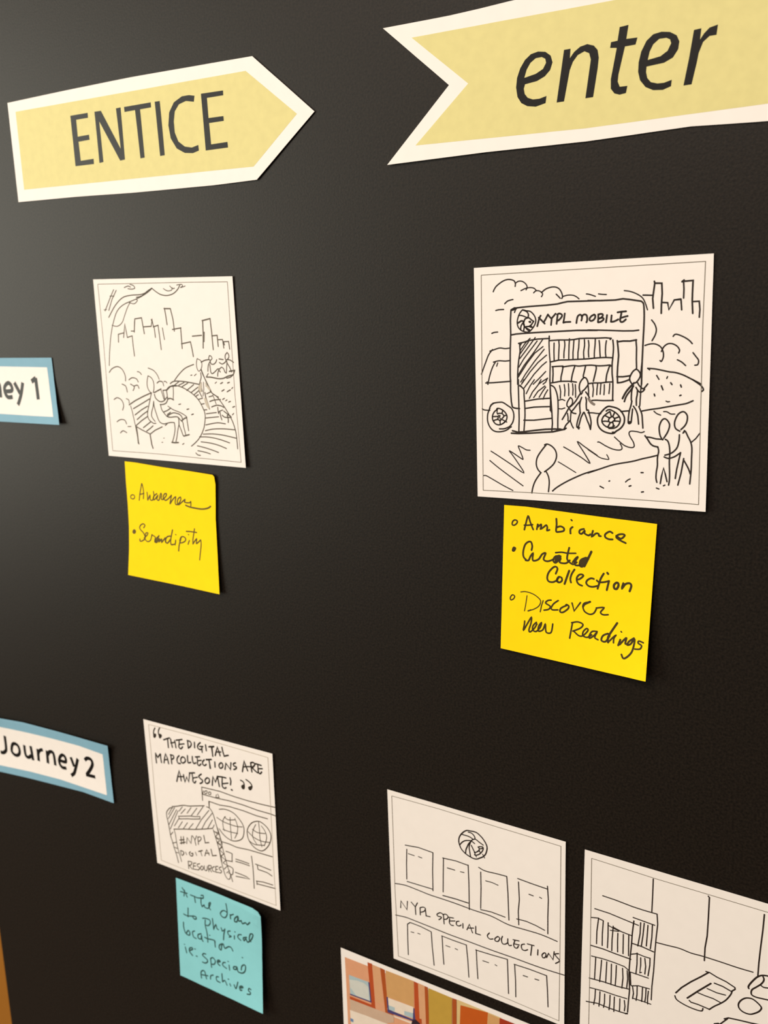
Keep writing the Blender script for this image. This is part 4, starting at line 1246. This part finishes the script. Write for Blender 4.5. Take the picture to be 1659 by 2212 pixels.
s10||161,424 130,344 99,270
s10||135,355 92,308 84,277
s7||-197,360 -135,374 -74,373 7,385
q||71,325 109,361 134,360 108,291 84,267 59,273
q||-195,324 -155,346 -138,318 -172,277 -203,267
G|handwriting|marker|word Collection
s8||-186,149 -170,200 -189,220 -219,204 -259,150 -272,94 -255,60 -212,59 -176,80
s8||-171,92 -154,122 -124,118 -119,89 -145,67 -170,75 -165,105
q||-177,91 -154,128 -142,121 -158,88 -146,73 -163,64 -176,74
l9||-50,201 -70,133 -90,61
s8||3,222 -24,170 -34,121 -26,87
s8||32,126 61,137 94,172 82,185 53,177 31,144 36,104 58,81 88,74
s8||201,161 172,162 138,138 128,107 153,83 194,81 240,98
s8.5||295,229 270,178 256,124 244,72
s8||231,151 255,138 301,146 351,166
s8.5||351,166 343,122 335,74
l9||329,243 338,233
c9.5||423,161 402,135 407,104 430,102 445,134 441,159
s9||491,168 481,117 511,163 550,178 568,156 556,102
s8||481,114 496,143
G|handwriting|marker|bulleted word Discover
c5.5||-625,-142 -606,-154 -618,-183 -644,-198 -653,-180 -642,-153
l4||-475,-125 -482,-203 -494,-288
s4.5||-543,-98 -488,-86 -407,-99 -343,-135 -328,-167 -348,-214 -399,-254 -456,-279
s6||-456,-281 -425,-265
l5||-302,-146 -317,-200 -327,-267
s7||-220,-127 -254,-137 -275,-167 -225,-192 -241,-225 -288,-243
s7||-146,-118 -192,-160 -215,-208 -197,-223 -145,-213
c7.5||-53,-148 -111,-188 -122,-225 -92,-229 -42,-184 -35,-153 -62,-145
l7||-3,-117 23,-193 82,-97
s7||178,-75 124,-94 109,-130 129,-177 182,-196 223,-176 245,-130
s9||178,-71 125,-106 110,-134
s7||244,-121 319,-103 289,-154 315,-174 365,-164
G|handwriting|marker|words new Readings
s7||-486,-392 -488,-432 -494,-490 -453,-408 -417,-340 -418,-401 -436,-475 -422,-494 -379,-447 -355,-398
s7||-361,-382 -394,-423 -396,-467 -360,-478 -318,-426 -308,-376 -336,-421 -334,-469 -290,-447 -267,-382 -260,-441 -245,-469 -201,-456 -189,-367
s7||14,-314 5,-388 -5,-476
s7||5,-316 68,-295 121,-310 98,-352 23,-398
s7||36,-399 86,-431 129,-422 176,-362 162,-343 130,-380 129,-422 173,-430 217,-395
s7||269,-351 219,-361 193,-409 199,-433 239,-399 270,-355 249,-414 284,-430
s8||379,-348 331,-379 318,-428 361,-431 397,-365
s9||461,-227 411,-321 382,-385 386,-434
s7||386,-434 432,-374 459,-347 441,-380 440,-426
l6||505,-300 511,-306
s8||488,-440 507,-374 496,-434 541,-374 563,-353 556,-404 569,-409
s8||636,-337 591,-379 578,-415 609,-399 641,-344 642,-400 625,-477 581,-536 549,-552 529,-520
s7||729,-360 687,-353 681,-375 715,-391 703,-426 654,-438
S|bluenote|-142.73|321.90|-0.423|79.5|80.9|0.8,5.0,6.5,2.5|-695,818 -323,826 51,845 399,863 747,893 844,874 888,818 868,610 829,161 817,-130 817,-410 827,-678 433,-721 35,-753 -358,-764 -742,-754 -742,-442 -737,-129 -728,186 -714,502
G|handwriting|marker3|words the draw, after an asterisk
l8||-627,624 -501,638
l8||-589,696 -540,641 -507,577
l7||-568,573 -547,673
s8||-441,634 -361,637 -301,637 -208,667
l8||-366,635 -356,546
s8||-235,699 -193,714 -198,671 -250,647
s8||-239,664 -248,577 -234,524
s8||-234,524 -190,565 -183,534 -113,544 -61,646 -94,626 -100,565 -74,533
l8||240,751 248,667 245,599
c8||151,603 110,545 140,507 201,519 245,599 203,624
s8||300,604 300,529 303,589 363,634
s9||442,638 385,581 373,526 420,545 451,633 452,567 504,593
s9||504,593 519,553 583,593 610,575 667,634
G|handwriting|marker3|words to physical
l8||-510,403 -524,259
l8||-603,274 -539,267 -436,300
c9||-436,300 -409,267 -368,282 -375,313
s8||-243,336 -192,355 -112,360 -102,314 -141,261 -192,246
s8||-194,329 -203,243 -185,166 -177,93
l8||-53,403 -48,309 -45,235
s8||-44,244 3,329 18,276 46,267
l8||100,317 116,273 168,310
l8.5||170,328 141,225 128,141
s8||269,334 222,307 232,261 280,255 239,226
l8||342,289 337,237
l7||354,356 364,357
s8||476,361 425,339 406,290 456,265
s9||573,360 511,325 517,286 560,329 585,290 660,364 700,456 650,443 620,347 646,325
G|handwriting|marker3|word location
s8||-621,137 -623,55 -599,-21 -575,-29
c8.5||-540,35 -580,-31 -526,-36 -512,11
s8||-417,71 -460,38 -446,-32 -396,-40
s8.5||-297,73 -355,35 -355,-16 -305,-14 -289,51 -285,-15 -267,-37
s8.5||-231,39 -161,41 -51,62 -39,29
l8||-175,111 -176,-15
l7||-136,109 -126,111
l8||-46,56 -39,-38
s8.5||97,66 45,25 35,-29 69,-41 85,32 117,70 142,13 215,68 264,71 290,32
G|handwriting|marker3|words ie: special
l8||-618,-260 -599,-342
l6||-635,-220 -625,-219
s9||-535,-281 -482,-244 -491,-222 -537,-248 -541,-300 -490,-344
l7||-441,-222 -426,-220
l8||-419,-326 -399,-327
s8.5||-232,-225 -272,-233 -295,-266 -247,-290 -208,-309 -211,-343 -253,-376 -303,-379
s8||-145,-259 -140,-332 -135,-397
s8||-141,-265 -103,-230 -56,-265 -80,-325 -131,-345
s9.5||-17,-266 35,-237 16,-224 -15,-249 -8,-288 26,-303
s8||135,-213 95,-229 82,-276 150,-298
l8||203,-226 209,-298
l7||182,-175 197,-173
s9||343,-192 293,-213 286,-249 331,-238 353,-196 369,-255 448,-245 500,-191 514,-112 485,-104 444,-142 431,-204
l7||458,-1 471,2
G|handwriting|marker3|word Archives
s8.5||-340,-646 -345,-564 -312,-517 -272,-518 -256,-579 -243,-620
l8||-347,-594 -215,-563
s8.5||-167,-594 -159,-540 -112,-509
s8.5||-11,-496 -52,-513 -45,-569 15,-573
l8.5||58,-418 62,-541
s8||67,-538 109,-504 146,-558
l8||203,-513 217,-540
l7||171,-455 186,-451
s8.5||284,-495 318,-537 357,-422
s9.5||389,-497 450,-462 430,-451 389,-481 398,-525 429,-512
s8.5||600,-427 565,-427 554,-463 594,-477 579,-508 529,-527
S|journey2|-312.63|223.04|-3.640|155.4|49.3|4.5,3.0,1.5,1.0|-1250,498 -760,505 -231,523 194,513 613,507 1131,496 1634,489 1586,175 1561,-129 1556,-425 898,-393 305,-410 -312,-426 -1047,-457 -1514,-474 -1414,3
G|white_panel|paper_white|
p||-1264,346 -813,350 -281,361 407,365 989,360 1482,324 1442,-9 1426,-331 1076,-319 415,-295 -284,-307 -1020,-343 -1457,-355 -1377,-9
G|printed_lettering|print|bold printed words Journey 2
s20||-750,209 -764,110 -777,18 -795,-44 -844,-87 -894,-105 -943,-101
c19||-604,85 -533,113 -469,86 -454,13 -480,-49 -544,-86 -614,-78 -653,-24
s19||-312,130 -327,11 -313,-55 -252,-63 -188,-19
l20||-162,143 -164,-96
l20||-3,122 -29,-82
s18||-14,45 46,109 117,132
l20||211,135 184,-80
s19||209,63 264,123 327,135 358,91 350,-82
s18||473,28 604,26 614,104 562,131 503,95 460,25 465,-41 511,-81 600,-75
l19||743,132 786,-14
s19||899,136 824,-12 762,-121 684,-176
s19||1053,143 1114,188 1193,183 1213,115 1145,17 1040,-91
l18||1023,-92 1226,-88
S|journey1|-321.05|-53.51|-1.272|133.6|44.3|1.0,0.3,3.2,1.0|-1296,445 -747,444 -216,444 296,444 832,444 1348,444 1353,152 1377,-140 1420,-431 1008,-432 582,-432 145,-432 -325,-431 -805,-430 -1295,-427 -1308,-135 -1309,156
G|white_panel|paper_white|
p||-1266,344 -1020,342 -576,337 -145,333 273,329 741,324 1239,319 1258,-6 1301,-330 841,-330 162,-323 -272,-318 -715,-312 -1168,-305 -1266,-303
G|printed_lettering|print|bold printed words Journey 1
s20||-906,172 -920,72 -933,-20 -951,-81 -1000,-125 -1050,-142 -1099,-139
c19||-760,47 -689,75 -625,49 -610,-25 -636,-87 -700,-124 -770,-116 -809,-62
s19||-468,93 -483,-26 -469,-93 -408,-100 -344,-57
l20||-318,105 -320,-134
l20||-159,84 -185,-120
s18||-170,7 -110,71 -39,94
s21||36,-1 78,64 152,96 211,75 214,-97
s19||317,-10 467,1 464,72 413,105 351,80 313,28 326,-46 376,-90 473,-84
l20||33,110 36,-89
l20||537,112 637,-34
s20||713,114 683,21 651,-58 604,-143 571,-190
l21||898,128 992,176
l21||987,179 1009,-108
'''
cur = None; groups = []
for ln in DATA.strip().split('\n') + ['S|']:
    f = ln.split('|')
    if f[0] == 'S':
        if cur: build_sheet(cur, groups)
        if len(f) < 3: break
        cur = Sheet(); groups = []
        cur.key = f[1]; cur.cx, cur.cy, cur.th, cur.W, cur.H = map(float, f[2:7])
        cur.h = tuple(map(float, f[7].split(','))); cur.outline = pts(f[8])
    elif f[0] == 'G': groups.append((f[1], f[2], f[3], []))
    else: groups[-1][3].append((f[0][0], float(f[0][1:] or 0), f[1], pts(f[2])))
